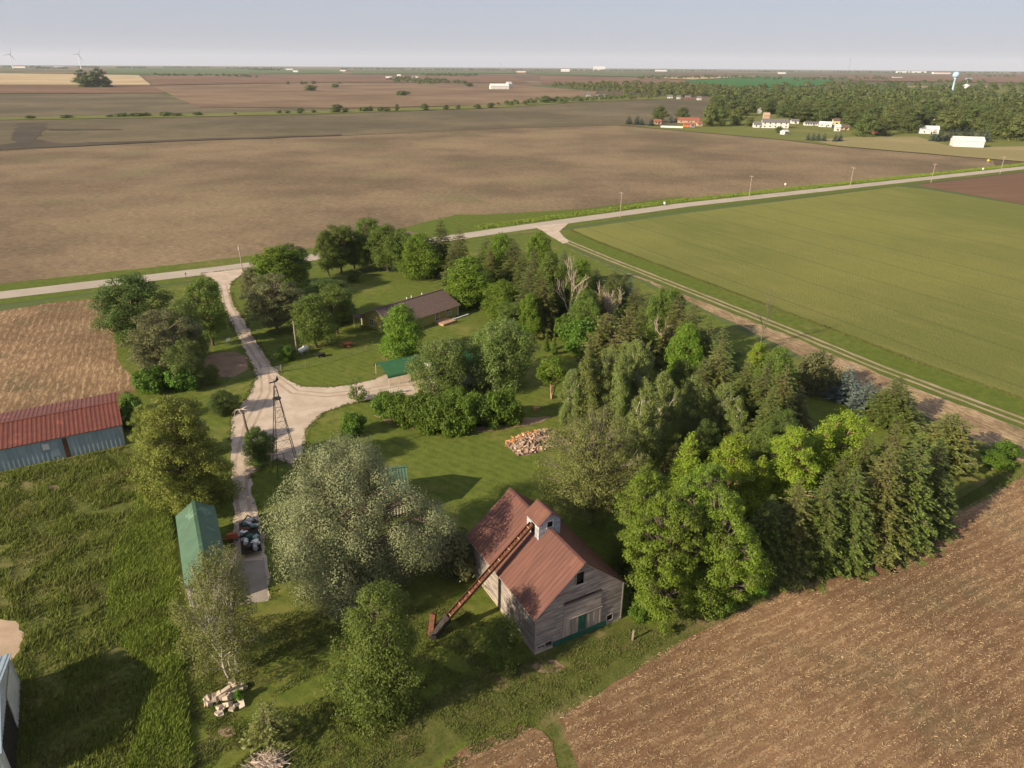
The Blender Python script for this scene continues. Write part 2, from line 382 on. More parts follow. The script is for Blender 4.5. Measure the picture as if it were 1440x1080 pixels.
m_verge = grass_mat('lush_verge_grass', (0.068, 0.094, 0.014), (0.112, 0.138, 0.023), (0.160, 0.148, 0.048), 0.50, patch=0.03, bump=0.9)
m_meadow = grass_mat('tall_meadow_grass', (0.062, 0.078, 0.017), (0.118, 0.128, 0.032), (0.19, 0.155, 0.068), 0.48, patch=0.09, fine=1.6, bump=1.0)
m_townlawn = grass_mat('town_lawn', (0.105, 0.120, 0.030), (0.150, 0.155, 0.042), (0.20, 0.175, 0.07), 0.50, patch=0.02)
m_drygrass = grass_mat('dry_hay_grass', (0.19, 0.165, 0.07), (0.245, 0.205, 0.095), (0.30, 0.24, 0.13), 0.48, patch=0.01)
m_vivid = grass_mat('vivid_green_crop', (0.030, 0.105, 0.025), (0.042, 0.135, 0.030), (0.06, 0.14, 0.03), 0.6, patch=0.004)
m_fargreen = grass_mat('far_green_crop', (0.075, 0.105, 0.035), (0.10, 0.13, 0.045), (0.13, 0.13, 0.06), 0.55, patch=0.003)
def gravel_material(name, a, b, c, sc=0.25):
    t = NT(name); v = t.coord(); big = t.noise(v, sc, 5, 0.6); fi = t.noise(v, 9.0, 3, 0.8)
    col = t.mix(t.ramp(big, 0.35, 0.65), a, b); col = t.mix(t.math('MULTIPLY', t.ramp(fi, 0.5, 0.72), 0.5), col, c)
    return t.finish(col, 0.95, 0, t.bump(t.noise(v, 14, 3, 0.8), 0.6, 0.04), 0.15)
m_road = gravel_material('chip_seal_road', (0.33, 0.28, 0.23), (0.38, 0.325, 0.265), (0.27, 0.225, 0.185), 0.08)
m_gravel = gravel_material('pale_gravel', (0.47, 0.385, 0.305), (0.38, 0.305, 0.235), (0.56, 0.465, 0.37), 0.30)
m_track = gravel_material('track_gravel', (0.31, 0.24, 0.165), (0.23, 0.175, 0.115), (0.38, 0.30, 0.215), 0.3)
m_dirt = gravel_material('bare_dirt', (0.27, 0.185, 0.12), (0.20, 0.135, 0.088), (0.33, 0.24, 0.16), 0.4)
m_sand = gravel_material('sandy_bare_soil', (0.42, 0.31, 0.22), (0.34, 0.25, 0.17), (0.48, 0.37, 0.27), 0.4)
m_concrete = gravel_material('old_concrete', (0.30, 0.26, 0.215), (0.25, 0.215, 0.175), (0.34, 0.30, 0.25), 0.5)

# --- far patchwork north of the creek hedgerow
FARF = [
 ('field', [(-250, 100), (195, 106), (212, 119.5), (-260, 119.5)], m_golden),
 ('field', [(-260, 120), (210, 120), (232, 131), (-270, 133)], m_redfield),
 ('field', [(-270, 134), (232, 132), (282, 151.5), (482, 153), (480, 158.5), (-20, 167.5), (-280, 178)], m_darkfield),
 ('field', [(212, 121), (480, 116.5), (700, 118), (840, 129), (835, 139), (705, 148), (482, 152.5), (278, 151), (236, 132)], m_brownfield),
 ('field', [(200, 107), (480, 105.5), (720, 107.5), (745, 117), (480, 116), (214, 120)], m_redfield),
 ('field', [(150, 97), (400, 97.5), (480, 99), (480, 103), (300, 105.5), (150, 104)], m_fargreen),
 ('field', [(500, 99.5), (735, 100.5), (720, 104), (490, 104.5)], m_fargreen),
 ('field', [(760, 106), (905, 110), (960, 113), (985, 123), (860, 124), (760, 118)], m_redfield),
 ('field', [(735, 102), (905, 104.5), (905, 109), (760, 105.5)], m_fargreen),
 ('field', [(905, 109.5), (1075, 107.5), (975, 112.5)], m_golden),
 ('field', [(962, 114), (1078, 108.5), (1170, 113), (1175, 121), (1002, 125)], m_vivid),
 ('field', [(1180, 106), (1480, 108), (1480, 118), (1200, 114)], m_redfield),
]
for i, (n, pl, m) in enumerate(FARF): sheet(n, G(pl), 0.25 + 0.02 * i, m)
# --- the two big fields between creek and road
sheet('field', G([(-300, 180), (0, 168), (480, 159.5), (713, 151), (813, 143.5), (960, 138), (1010, 134), (1005, 172), (935, 179), (868, 176), (700, 181), (480, 191), (240, 199), (0, 212), (-320, 232)]), 0.10, m_darkfield, 12, 2.0, 5)
sheet('field', G([(-320, 233), (0, 212.5), (240, 199.5), (480, 191.5), (700, 181.5), (868, 176.5), (935, 182.5), (1100, 197), (1180, 206.5), (1395, 224.5), (1400, 233), (1243, 252), (1103, 266), (960, 283), (813, 303), (747, 312), (690, 320), (640, 328), (567, 340), (360, 366), (200, 388), (0, 409), (-330, 449)]), 0.03, m_bigfield, 6, 0.7, 6)
# damp drainage swales, dark patches with their own outline
for k, pl in enumerate(([(22, 174), (64, 173.5), (62, 184), (50, 196.5), (90, 202.5), (240, 197), (480, 189.3), (480, 191), (240, 199.5), (90, 207), (0, 211), (-90, 216), (-90, 209), (0, 204.5), (24, 201), (14, 196), (20, 186)],
                        [(70, 181.5), (170, 182), (172, 183.2), (70, 184)])):
    sheet('damp_swale', G(pl), 0.38, soil_mat('wet_soil', (0.062, 0.052, 0.038), (0.082, 0.067, 0.048), (0.14, 0.115, 0.08), row_amt=0, straw_amt=0.15, patch=0.02) if k == 0 else bpy.data.materials['wet_soil'], 8, 3.0, 30 + k)
# --- creek bank, verges, town grass
sheet('creek_bank_grass', G([(-60, 171.5), (0, 166.5), (240, 160.8), (480, 155.5), (713, 147), (815, 140.5), (960, 135.5), (960, 138.5), (815, 144), (713, 151.5), (480, 160), (240, 165.5), (0, 169.5), (-60, 174.5)]), 0.30, m_townlawn, 14, 2.5, 8)
sheet('town_grass', G([(864, 174), (935, 179), (1000, 166), (1000, 140), (1180, 128), (1500, 120), (1560, 215), (1440, 222), (1290, 215), (1180, 206), (1100, 196.5), (935, 182)]), 0.14, m_townlawn, 10, 1.5, 9)
sheet('hay_field', G([(1140, 198), (1200, 193), (1290, 192.5), (1330, 205), (1400, 207), (1500, 204), (1540, 219), (1440, 228), (1395, 224.5), (1180, 206)]), 0.40, m_drygrass, 8, 1.2, 10)
ROAD = [g(-330, 455), g(0, 415.5), g(300, 380.5), g(437, 362.5), g(497, 354.5), g(690, 326.5), g(770, 315), g(960, 288.7), g(1200, 262.3), g(1440, 236), g(1700, 208)]
def ribbon(line, left, right):
    line = [np.array(p) for p in line]; A = []; B = []
    for i, p in enumerate(line):
        d = line[min(i + 1, len(line) - 1)] - line[max(i - 1, 0)]; d = d / np.linalg.norm(d); n = np.array([-d[1], d[0]]); A.append(p + n * left); B.append(p + n * right)
    return A + B[::-1]
sheet('road_verge', ribbon(ROAD, 12.5, -9), 0.045, m_verge, 4, 0.5, 11)
sheet('ditch_grass', G([(560, 322), (640, 302), (693, 301.5), (747, 298), (813, 294.5), (960, 276), (960, 284), (770, 311), (690, 323), (620, 333)]), 0.055, m_verge, 4, 0.6, 12)
# --- farm ground
lawn_px = [(60, 425), (190, 408), (330, 393), (440, 374), (690, 336), (762, 327), (800, 348), (900, 396), (1000, 444), (1110, 500), (1200, 548), (1290, 596), (1390, 636), (1445, 658), (1343, 717), (1293, 747), (1177, 789), (1110, 820), (990, 877), (900, 928), (780, 1003), (690, 1062), (640, 1100)]
sheet('weedy_ground', [g(40, 430), g(760, 335), g(1440, 655), np.array((80, 10)), np.array((-130, 10)), np.array((-150, 120))], 0.020, m_rough)
sheet('lawn', G(lawn_px) + [np.array(p) for p in ((-6, 25), (-60, 20), (-120, 40), (-140, 90), (-115, 150), (-112, 168))], 0.050, m_lawn, 3, 0.35, 13)
sheet('crop_field', G([(800, 323.5), (960, 300.5), (1262, 262.5), (1300, 266), (1440, 289)]) + [g(1560, 309), np.array((260, 150)), np.array((150, 70)), np.array((110, 70))] + G([(1440, 567), (1157, 458), (960, 383), (830, 337)]), 0.060, m_crop, 3, 0.3, 14)
sheet('tilled_field', G([(1290, 260.5), (1440, 243.5), (1600, 226), (1700, 290), (1560, 307), (1440, 287.5), (1320, 266)]), 0.062, m_redfield, 5, 0.4, 15)
LANE = [g(769, 326), g(800, 341), g(854, 363.5), g(949, 401), g(1043, 438), g(1138, 476), g(1232, 515), g(1327, 551), g(1440, 593), g(1600, 655)]
sheet('lane_grass', ribbon(LANE, 9.5, -2.6), 0.066, m_verge, 3, 0.25, 16)
sheet('bare_strip', G([(800, 350), (860, 375), (949, 409), (1043, 446), (1138, 484), (1232, 524), (1327, 561), (1440, 604), (1560, 652), (1450, 658), (1380, 622), (1290, 580), (1200, 540), (1110, 492), (1000, 440), (900, 392)]), 0.068, m_strip, 2.5, 0.5, 17)
sheet('gravel_lane', ribbon(LANE, 1.5, 0.62), 0.078, m_track, 2, 0.16, 18)
sheet('gravel_lane', ribbon(LANE, -0.62, -1.45), 0.079, m_track, 2, 0.16, 19)
sheet('lane_mouth', G([(748, 318), (800, 314), (786, 326), (800, 340), (792, 343), (770, 330), (762, 324)]), 0.082, m_gravel, 2, 0.2, 20)
sheet('road', ribbon(ROAD, 3.9, -3.9), 0.074, m_road, 3, 0.12, 21)
sheet('stubble_field', G([(1445, 663), (1343, 719), (1293, 749), (1177, 790), (1110, 821), (990, 878), (900, 929), (775, 1003), (791, 1019), (798, 1044), (813, 1080), (818, 1100)]) + [np.array(p) for p in ((5, 20), (60, 5), (130, 60), (125, 92))], 0.058, m_stubble, 2, 0.4, 22)
sheet('stubble_patch', G([(647, 1055), (690, 1036), (733, 1019), (762, 1028), (777, 1044), (784, 1080), (786, 1100), (600, 1100), (630, 1070)]), 0.0585, m_stubble, 1.5, 0.4, 29)
EDGE = G([(1490, 636), (1343, 717), (1293, 747), (1177, 789), (1110, 820), (990, 877), (900, 928), (785, 1000), (760, 1016)])
sheet('verge_strip', ribbon(EDGE, 0.8, -2.2), 0.061, m_rough, 2, 0.35, 23)
sheet('rough_ground', G([(935, 888), (905, 880), (872, 872), (760, 918), (660, 955), (560, 1010), (500, 1090), (590, 1090), (640, 1050), (730, 1010), (780, 992), (890, 922)]), 0.063, m_rough, 2, 0.5, 24)
sheet('row_stubble_field', G([(-200, 465), (0, 438), (60, 428), (150, 418), (160, 470), (168, 510), (190, 535), (190, 552), (160, 556), (0, 620), (-150, 640)]), 0.056, m_rowstubble, 2, 0.35, 24)
sheet('meadow', G([(-40, 672), (0, 664), (90, 645), (178, 626), (205, 640), (222, 690), (238, 745), (250, 900), (266, 1090)]) + [np.array(p) for p in ((-27, 30), (-70, 30), (-110, 60), (-105, 85))], 0.064, m_meadow, 1.5, 0.3, 25)
sheet('bare_soil', G([(-30, 870), (22, 874), (34, 890), (28, 915), (10, 935), (-40, 930)]), 0.070, m_sand, 0.8, 0.35, 26)
for k, (x, y, w, h) in enumerate(((75, 686, 9, 3), (22, 800, 8, 4), (110, 668, 12, 2.5), (60, 730, 10, 3), (110, 860, 22, 10))):
    sheet('bare_soil', G([(x - w, y), (x - w * .4, y - h), (x + w * .6, y - h * .8), (x + w, y + h * .2), (x + w * .3, y + h), (x - w * .6, y + h * .7)]), 0.071 + k * .001, m_dirt if k in (0, 2) else m_rough, 0.5, 0.15, 27 + k)
drive = [(283, 385), (352, 377), (338, 388), (326, 397), (323, 408), (328, 428), (342, 449), (357, 475), (376, 505), (394, 529), (425, 544), (470, 545), (520, 536), (552, 524), (600, 520), (640, 526), (640, 556), (596, 561), (560, 556), (500, 566), (455, 580), (430, 604), (426, 640), (412, 655), (390, 645), (372, 655), (352, 668), (356, 700), (368, 735), (376, 790), (382, 842), (340, 850), (325, 800), (330, 740), (328, 690), (325, 640), (326, 590), (352, 553), (362, 528), (348, 500), (333, 470), (314, 430), (309, 408), (302, 396)]
sheet('gravel_drive', G(drive), 0.086, m_gravel, 0.9, 0.30, 40)
m_rut = gravel_material('worn_wheel_ruts', (0.36, 0.285, 0.215), (0.30, 0.235, 0.175), (0.42, 0.34, 0.265), 0.5)
k = 0
for path in ([(314, 400), (321, 430), (336, 457), (352, 484), (372, 514), (374, 552), (350, 600), (338, 650), (340, 700), (350, 745)], [(384, 530), (415, 552), (460, 556), (510, 551), (560, 541), (600, 538)]):
    for off in (0.75, -0.75):
        sheet('wheel_rut', ribbon(G(path), off + 0.24, off - 0.24), 0.0885 + 0.0006 * k, m_rut, 0.9, 0.10, 60 + k); k += 1
sheet('concrete_pad', G([(312, 792), (372, 788), (378, 846), (330, 852)]), 0.092, m_concrete, 1, 0.05, 41)
sheet('dirt_patch', G([(286, 505), (300, 497), (330, 494), (350, 505), (348, 520), (330, 530), (300, 531), (290, 520)]), 0.072, m_dirt, 0.7, 0.55, 42)
sheet('planting_bed', G([(525, 585), (540, 578), (600, 600), (660, 604), (735, 588), (775, 586), (760, 595), (700, 606), (640, 611), (590, 606), (550, 597)]), 0.073, m_dirt, 0.8, 0.2, 43)
for k, (x, y, w, h) in enumerate(((770, 938, 24, 10), (890, 915, 22, 8), (1000, 868, 30, 9), (960, 880, 18, 6), (325, 935, 45, 14), (320, 1030, 14, 8), (300, 1050, 12, 18), (345, 960, 40, 10), (860, 890, 30, 8))):
    sheet('worn_ground', G([(x - w, y), (x - w * .5, y - h), (x + w * .5, y - h * .9), (x + w, y), (x + w * .4, y + h), (x - w * .5, y + h * .8)]), 0.0745 + .0005 * k, (m_dirt if k in (0, 5) else m_rough), 0.5, 0.15, 50 + k)

# ================================================================== TREES
def unit(v): return v / np.maximum(np.linalg.norm(v, axis=-1, keepdims=True), 1e-9)
def leaves(C, N, size, asp=0.55, r=rng):
    """one rhombic leaf spray per row: centres C, facing N"""
    n = len(C); t = unit(np.cross(N, r.normal(size=(n, 3)))); b = np.cross(N, t); s = np.asarray(size).reshape(-1, 1) * np.ones((n, 1)) * r.uniform(0.6, 1.35, (n, 1))
    q = np.empty((n, 4, 3)); q[:, 0] = C - t * s * 0.5; q[:, 1] = C + b * s * asp * 0.5 + t * s * 0.05; q[:, 2] = C + t * s * 0.5; q[:, 3] = C - b * s * asp * 0.5 + t * s * 0.05
    return q.reshape(-1, 3)
def limb(mb, a, b, r0, r1, n=5, sag=0.0, wob=0.06, seg=4, r=rng):
    a = np.array(a, float); b = np.array(b, float); L = np.linalg.norm(b - a); P = []
    for i in range(seg + 1):
        t = i / seg; p = a + (b - a) * t; p[2] += sag * L * math.sin(math.pi * t)
        if 0 < i < seg: p = p + r.normal(size=3) * wob * L * 0.4
        P.append(p)
    mb.tube(P, [r0 + (r1 - r0) * i / seg for i in range(seg + 1)], n, False); return P
PROF = {
 'round': lambda t: np.sqrt(np.maximum(0, 1 - (2 * t - 0.92) ** 2 / 1.18)),
 'oval': lambda t: np.sqrt(np.maximum(0, 1 - (2 * t - 0.8) ** 2 / 1.5)) * (1 - 0.15 * t),
 'vase': lambda t: np.sqrt(np.maximum(0, 1 - (2 * t - 1.2) ** 2 / 1.5)),
 'column': lambda t: np.minimum(1, 4 * t + 0.35) * np.power(np.maximum(0, 1 - t), 0.55),
 'cone': lambda t: np.power(np.maximum(0, 1 - t), 0.9) * np.minimum(1, t * 6 + 0.5),
 'flat': lambda t: np.sqrt(np.maximum(0, 1 - (2 * t - 1.05) ** 2 / 1.2)),
}
PROTO = {}
def broadleaf(key, H, W, base, prof, nclump, nleaf, lsize, mleaf, mbark, clump=0.16, flat=0.7, fill=0.55, trunk=0.022, lean=0.0, stems=1, seed=1, asp=0.6, upn=0.5, bare=0, dead=0.0, off=0.0, nn=0.55, dn=0.7, wisp=0.16):
    r = np.random.default_rng(seed); hw = W / 2; cz0 = base * H; ch = H - cz0; pf = PROF[prof]
    cs = []
    lob = r.uniform(0, 6.28, 4); la = r.uniform(0.05, 0.20, 4)
    tries = 0
    while len(cs) < nclump and tries < nclump * 60:
        tries += 1
        t = r.uniform(0.02, 0.985); a = r.uniform(0, 2 * math.pi); rad = float(pf(np.array(t))) * hw * (1 + sum(la[k] * math.sin((k + 1.0) * a + lob[k] + 5 * t) for k in range(4)) * 0.9)
        q = math.sqrt(r.uniform(fill * fill, 1.0)) if r.uniform() < 0.86 else r.uniform(0.1, 1)
        rc = clump * W * r.uniform(0.65, 1.3) * (0.75 + 0.5 * (1 - t))
        p = np.array([math.cos(a) * max(rad - rc * 0.7, 0) * q, math.sin(a) * max(rad - rc * 0.7, 0) * q, cz0 + t * ch - rc * 0.35])
        if all(np.linalg.norm(p - c[0]) > 0.55 * (rc + c[1]) * (1 - off) for c in cs[-60:]): cs.append((p, rc))
    LV = []
    tot = sum(c[1] ** 2 for c in cs)
    for (p, rc) in cs:
        n = int(nleaf * rc * rc / tot)
        if r.uniform() < dead: n = int(n * 0.25)
        d = unit(r.normal(size=(n, 3))); rr = rc * np.power(r.uniform(0.25, 1.0, (n, 1)), 0.45); rr = np.where(r.uniform(size=(n, 1)) < wisp, rr * r.uniform(1.0, 1.65, (n, 1)), rr)
        C = p + d * rr * np.array([1, 1, flat]) * (1 + 0.25 * r.normal(size=(n, 1)) * 0.5)
        C[:, 2] -= 0.10 * rc * (np.hypot(d[:, 0], d[:, 1]) ** 2)
        out = unit((p - np.array([0, 0, cz0 + 0.35 * ch])) + 1e-3)
        N = unit(d * dn + out * 0.25 + np.array([0, 0, upn]) + r.normal(size=(n, 3)) * nn)
        LV.append(leaves(C, N, lsize, asp, r))
    LV = np.concatenate(LV); LV[:, 2] = np.maximum(LV[:, 2], 0.08)
    crown = arr_mesh(key + '_crown', LV, 4, mleaf)
    mb = MB(); r0 = trunk * H
    for s_ in range(stems):
        a = 2 * math.pi * s_ / stems + r.uniform(0, 1); sp = 0 if stems == 1 else hw * 0.10
        foot = np.array([math.cos(a) * sp, math.sin(a) * sp, 0]); topx = np.array([math.cos(a) * (hw * 0.33 if stems > 1 else lean * W), math.sin(a) * (hw * 0.33 if stems > 1 else 0), cz0 + ch * r.uniform(0.6, 0.85)])
        k = 1.0 if stems == 1 else 0.62
        P = limb(mb, foot - np.array([0, 0, 0.3]), topx, r0 * 1.15 * k, r0 * 0.28 * k, 8, 0, 0.035, 7, r)
        mine = [c for i, c in enumerate(cs) if i % stems == s_]
        for (p, rc) in mine:
            hz = np.clip((p[2] - foot[2]) * 0.62, cz0 * 0.65, topx[2]); j = int(np.clip(hz / topx[2] * 7, 1, 6)); a0 = np.array(P[j])
            Lr = np.linalg.norm(p - a0); r1 = max(0.02, min(r0 * 0.42, 0.016 * Lr + 0.015)) * k
            Q = limb(mb, a0, p, r1, r1 * 0.25, 4, 0.10, 0.07, 3, r)
            for _ in range(2 + bare):
                e = p + unit(r.normal(size=3)) * rc * (0.8 + 0.25 * (bare > 0)); limb(mb, np.array(Q[2]), e, r1 * 0.35, 0.008, 3, 0, 0.05, 2, r)
    PROTO[key] = (mb.mesh(key + '_trunk', mbark, True), crown, H, W)
def conifer(key, H, W, mleaf, mbark, levels=30, per=9, dens=34, droop=0.35, power=0.72, base=0.03, seed=1, size=0.29, ragged=0.18, up=0.1, dead_low=0.0):
    r = np.random.default_rng(seed); mb = MB(); limb(mb, (0, 0, -0.3), (0, 0, H * 0.97), 0.016 * H, 0.012, 8, 0, 0.004, 6, r); LV = []
    for i in range(levels):
        t = (i + r.uniform(-0.3, 0.3)) / levels; t = min(max(t, 0), 0.985); z = H * (base + (1 - base) * t); Lb = (W / 2) * (1 - t) ** power * min(1, 0.72 + 3 * t)
        nb = max(4, int(per * (0.5 + 0.6 * (1 - t)))); a0 = r.uniform(0, 6.28)
        for k in range(nb):
            a = a0 + 2 * math.pi * k / nb + r.normal() * 0.18; L = max(0.25, Lb * (1 + r.normal() * ragged)); zz = z + r.normal() * 0.02 * H * (1 - t)
            u = np.array([math.cos(a), math.sin(a), 0]); side = np.array([-u[1], u[0], 0]); dr = droop * (1 - 0.75 * t)
            def pos(s): return np.outer(s * L, u) + np.outer(zz + (up * s - dr * s ** 1.5) * L + 0.10 * L * np.maximum(0, s - 0.75), [0, 0, 1])
            if L > 0.8: mb.tube([pos(np.array([q]))[0] for q in (0, 0.5, 0.92)], [0.012 * L + 0.01, 0.008 * L + 0.006, 0.004], 3, False)
            n = max(5, int(dens * L / (W / 2) * (0.6 + 0.5 * r.uniform())))
            if dead_low and t < 0.3 and r.uniform() < dead_low: n = n // 4
            s = np.sqrt(r.uniform(0.03, 1.0, n)); hwid = 0.30 * L * (1 - s * 0.75) * np.minimum(1, 3 * s)
            w = r.uniform(-1, 1, n); C = pos(s) + np.outer(w * hwid, side); C[:, 2] -= 0.05 * L * w * w + r.uniform(0, 0.05, n) * L * 0.8
            fwd = unit(u + np.outer(np.sign(w) * 0.75, side) + np.array([0, 0, -0.30 * dr]) + r.normal(size=(n, 3)) * 0.18)
            Nn = unit(np.array([0, 0, 1.0]) + r.normal(size=(n, 3)) * 0.45 + 0.15 * u); Nn = unit(Nn - fwd * (Nn * fwd).sum(1, keepdims=True)); bb = np.cross(Nn, fwd)
            ss = (size * (0.55 + 0.75 * (1 - t)) * r.uniform(0.7, 1.3, n))[:, None]
            q = np.empty((n, 4, 3)); q[:, 0] = C - fwd * ss * 0.5; q[:, 1] = C + bb * ss * 0.26; q[:, 2] = C + fwd * ss * 0.62; q[:, 3] = C - bb * ss * 0.26
            LV.append(q.reshape(-1, 3))
    LV = np.concatenate(LV); LV[:, 2] = np.maximum(LV[:, 2], 0.06)
    PROTO[key] = (mb.mesh(key + '_trunk', mbark, True), arr_mesh(key + '_crown', LV, 4, mleaf), H, W)
def bare_tree(key, H, W, mbark, seed=1, splits=5, trunk=0.016, narrow=0.5):
    r = np.random.default_rng(seed); mt = MB(); mc = MB()
    def grow(mb, p, d, L, rad, depth):
        e = p + d * L; limb(mb, p, e, rad, rad * 0.6, 5 if depth < 2 else 3, 0, 0.06, 3, r)
        if depth >= splits: return
        for _ in range(3 if depth < 3 else 2):
            q = p + (e - p) * r.uniform(0.55, 1.0); nd = unit(d + r.normal(size=3) * narrow + np.array([0, 0, 0.22]))
            grow(mc, q, nd, L * r.uniform(0.5, 0.78), rad * 0.64, depth + 1)
    base = np.array([0, 0, -0.2]); limb(mt, base, (0, 0, H * 0.35), trunk * H, trunk * H * 0.7, 7, 0, 0.02, 4, r)
    for k in range(4): grow(mc, np.array([0, 0, H * (0.15 + 0.065 * k)]), unit(np.array([r.normal() * narrow, r.normal() * narrow, 1.0])), H * 0.30, trunk * H * 0.62, 1)
    tm = mt.mesh(key + '_trunk', mbark, True); cm = mc.mesh(key + '_crown', mbark, True)
    zs = max(v.co.z for v in cm.vertices); xs = max(max(abs(v.co.x), abs(v.co.y)) for v in cm.vertices)
    PROTO[key] = (tm, cm, zs, xs * 1.7)

m_bark = simple('grey_brown_bark', (0.16, 0.115, 0.08), (0.095, 0.07, 0.052), 4, 0.95, stretch=(1, 1, 0.25), bump=0.5)
m_birch = simple('white_bark', (0.60, 0.55, 0.47), (0.42, 0.37, 0.30), 3, 0.8, stretch=(1, 1, 2.5), wear=(0.12, 0.10, 0.08), wear_lo=0.60)
m_tanbark = simple('tan_bark', (0.42, 0.27, 0.17), (0.30, 0.19, 0.12), 4, 0.9, stretch=(1, 1, 0.3))
m_dead = simple('bleached_dead_wood', (0.56, 0.45, 0.36), (0.42, 0.33, 0.26), 4, 0.9, stretch=(1, 1, 0.3))
m_graytwig = simple('grey_twigs', (0.20, 0.16, 0.125), (0.13, 0.105, 0.08), 4, 0.95)
L_maple = leaf_mat('bright_green_leaves', (0.066, 0.118, 0.010), (0.145, 0.215, 0.020), c3=(0.165, 0.215, 0.03))
L_green = leaf_mat('mid_green_leaves', (0.064, 0.100, 0.015), (0.132, 0.172, 0.032))
L_dark = leaf_mat('dark_green_leaves', (0.044, 0.072, 0.014), (0.100, 0.132, 0.030))
L_silver = leaf_mat('silvery_leaves', (0.118, 0.130, 0.060), (0.190, 0.202, 0.102), trans=0.25)
L_olive = leaf_mat('olive_yellow_leaves', (0.110, 0.142, 0.020), (0.215, 0.240, 0.046))
L_lime = leaf_mat('lime_feathery_leaves', (0.105, 0.155, 0.012), (0.210, 0.250, 0.022))
L_poplar = leaf_mat('grey_green_poplar_leaves', (0.095, 0.128, 0.030), (0.190, 0.215, 0.060))
L_birch = leaf_mat('birch_leaves', (0.088, 0.105, 0.026), (0.175, 0.175, 0.052))
L_grey = leaf_mat('dusty_grey_green_leaves', (0.085, 0.094, 0.036), (0.160, 0.158, 0.066))
L_bloom = leaf_mat('leaves_with_cream_blossom', (0.072, 0.108, 0.022), (0.140, 0.178, 0.040), c3=(0.225, 0.24, 0.10))
L_spruce = leaf_mat('spruce_needles', (0.046, 0.074, 0.013), (0.130, 0.152, 0.034), trans=0.12)
L_spruce2 = leaf_mat('brownish_spruce_needles', (0.060, 0.076, 0.016), (0.150, 0.152, 0.040), c3=(0.150, 0.118, 0.046), trans=0.12)
L_blue = leaf_mat('blue_spruce_needles', (0.055, 0.082, 0.068), (0.115, 0.150, 0.125), trans=0.12)
L_hedge = leaf_mat('hedge_leaves', (0.048, 0.088, 0.009), (0.112, 0.165, 0.017))
L_weed = leaf_mat('lush_weed_leaves', (0.050, 0.105, 0.010), (0.100, 0.170, 0.018))
L_dry = leaf_mat('dry_brown_needles', (0.20, 0.13, 0.075), (0.33, 0.23, 0.14), trans=0.1)

L_box = leaf_mat('bright_green_tip_leaves', (0.070, 0.118, 0.011), (0.160, 0.215, 0.020), c3=(0.125, 0.130, 0.040), nsc=0.3)
broadleaf('maple', 10, 8.6, 0.14, 'round', 72, 28000, 0.25, L_maple, m_bark, 0.15, seed=11)
broadleaf('maple2', 10, 8.2, 0.16, 'oval', 68, 28000, 0.25, L_maple, m_bark, 0.15, seed=12)
broadleaf('big_maple', 16, 13, 0.04, 'oval', 190, 60000, 0.25, L_box, m_graytwig, 0.080, flat=0.5, fill=0.4, seed=13, trunk=0.015, bare=2, wisp=0.3, nn=0.42, dn=0.9)
broadleaf('ash', 14, 9.5, 0.24, 'oval', 74, 24000, 0.28, L_green, m_bark, 0.135, seed=14, flat=0.8)
broadleaf('ash2', 14, 9.0, 0.22, 'vase', 66, 22000, 0.28, L_green, m_bark, 0.14, seed=15)
broadleaf('oak', 13, 13, 0.08, 'round', 100, 36000, 0.30, L_dark, m_bark, 0.12, seed=16)
broadleaf('dusty', 12, 11, 0.16, 'flat', 90, 24000, 0.26, L_grey, m_graytwig, 0.11, flat=0.5, seed=17, bare=2)
broadleaf('bloom', 11, 11.5, 0.12, 'round', 90, 30000, 0.27, L_bloom, m_bark, 0.125, seed=18)
broadleaf('willow', 17, 21, 0.02, 'round', 220, 160000, 0.19, L_silver, m_bark, 0.088, flat=0.95, fill=0.62, nn=0.25, dn=1.2, upn=0.15, wisp=0.05, off=0.3, seed=19, bare=1, stems=3, trunk=0.03)
broadleaf('locust', 16, 13.5, 0.10, 'oval', 150, 62000, 0.25, L_olive, m_graytwig, 0.10, flat=0.5, fill=0.5, seed=20, bare=1)
broadleaf('honey', 14, 15, 0.16, 'flat', 130, 34000, 0.22, L_birch, m_graytwig, 0.10, flat=0.42, fill=0.4, seed=21, bare=2)
broadleaf('feathery', 15, 9.5, 0.10, 'oval', 110, 36000, 0.25, L_lime, m_tanbark, 0.115, flat=0.6, seed=22, bare=1, fill=0.5)
broadleaf('feathery2', 14, 8.5, 0.08, 'cone', 95, 34000, 0.25, L_lime, m_tanbark, 0.14, flat=0.55, seed=23, bare=1, fill=0.5)
broadleaf('poplar', 14, 7.5, 0.14, 'column', 95, 36000, 0.22, L_poplar, m_birch, 0.11, flat=0.9, fill=0.25, seed=24, stems=2, bare=1, trunk=0.015)
broadleaf('poplar2', 13, 8.5, 0.14, 'oval', 90, 36000, 0.22, L_poplar, m_birch, 0.10, flat=0.8, fill=0.25, seed=25, stems=2, bare=1, trunk=0.015)
broadleaf('birch_clump', 15, 11, 0.16, 'oval', 110, 30000, 0.18, L_birch, m_birch, 0.085, flat=1.3, fill=0.25, seed=26, stems=5, bare=2, trunk=0.012, asp=0.7)
broadleaf('pear', 13, 10.5, 0.05, 'oval', 130, 48000, 0.20, L_green, m_graytwig, 0.105, flat=0.95, fill=0.5, seed=27)
broadleaf('multistem', 7, 6, 0.5, 'flat', 34, 8000, 0.28, L_maple, m_tanbark, 0.17, seed=28, stems=3, trunk=0.035)
broadleaf('sapling', 5, 3.8, 0.22, 'oval', 22, 1300, 0.26, L_green, m_graytwig, 0.13, seed=29, bare=2)
broadleaf('young', 7, 5.2, 0.20, 'oval', 36, 5200, 0.26, L_green, m_graytwig, 0.15, seed=30, bare=1)
broadleaf('shrub', 3.2, 4.2, 0.0, 'flat', 34, 9000, 0.22, L_hedge, m_bark, 0.19, seed=31, fill=0.4, trunk=0.02)
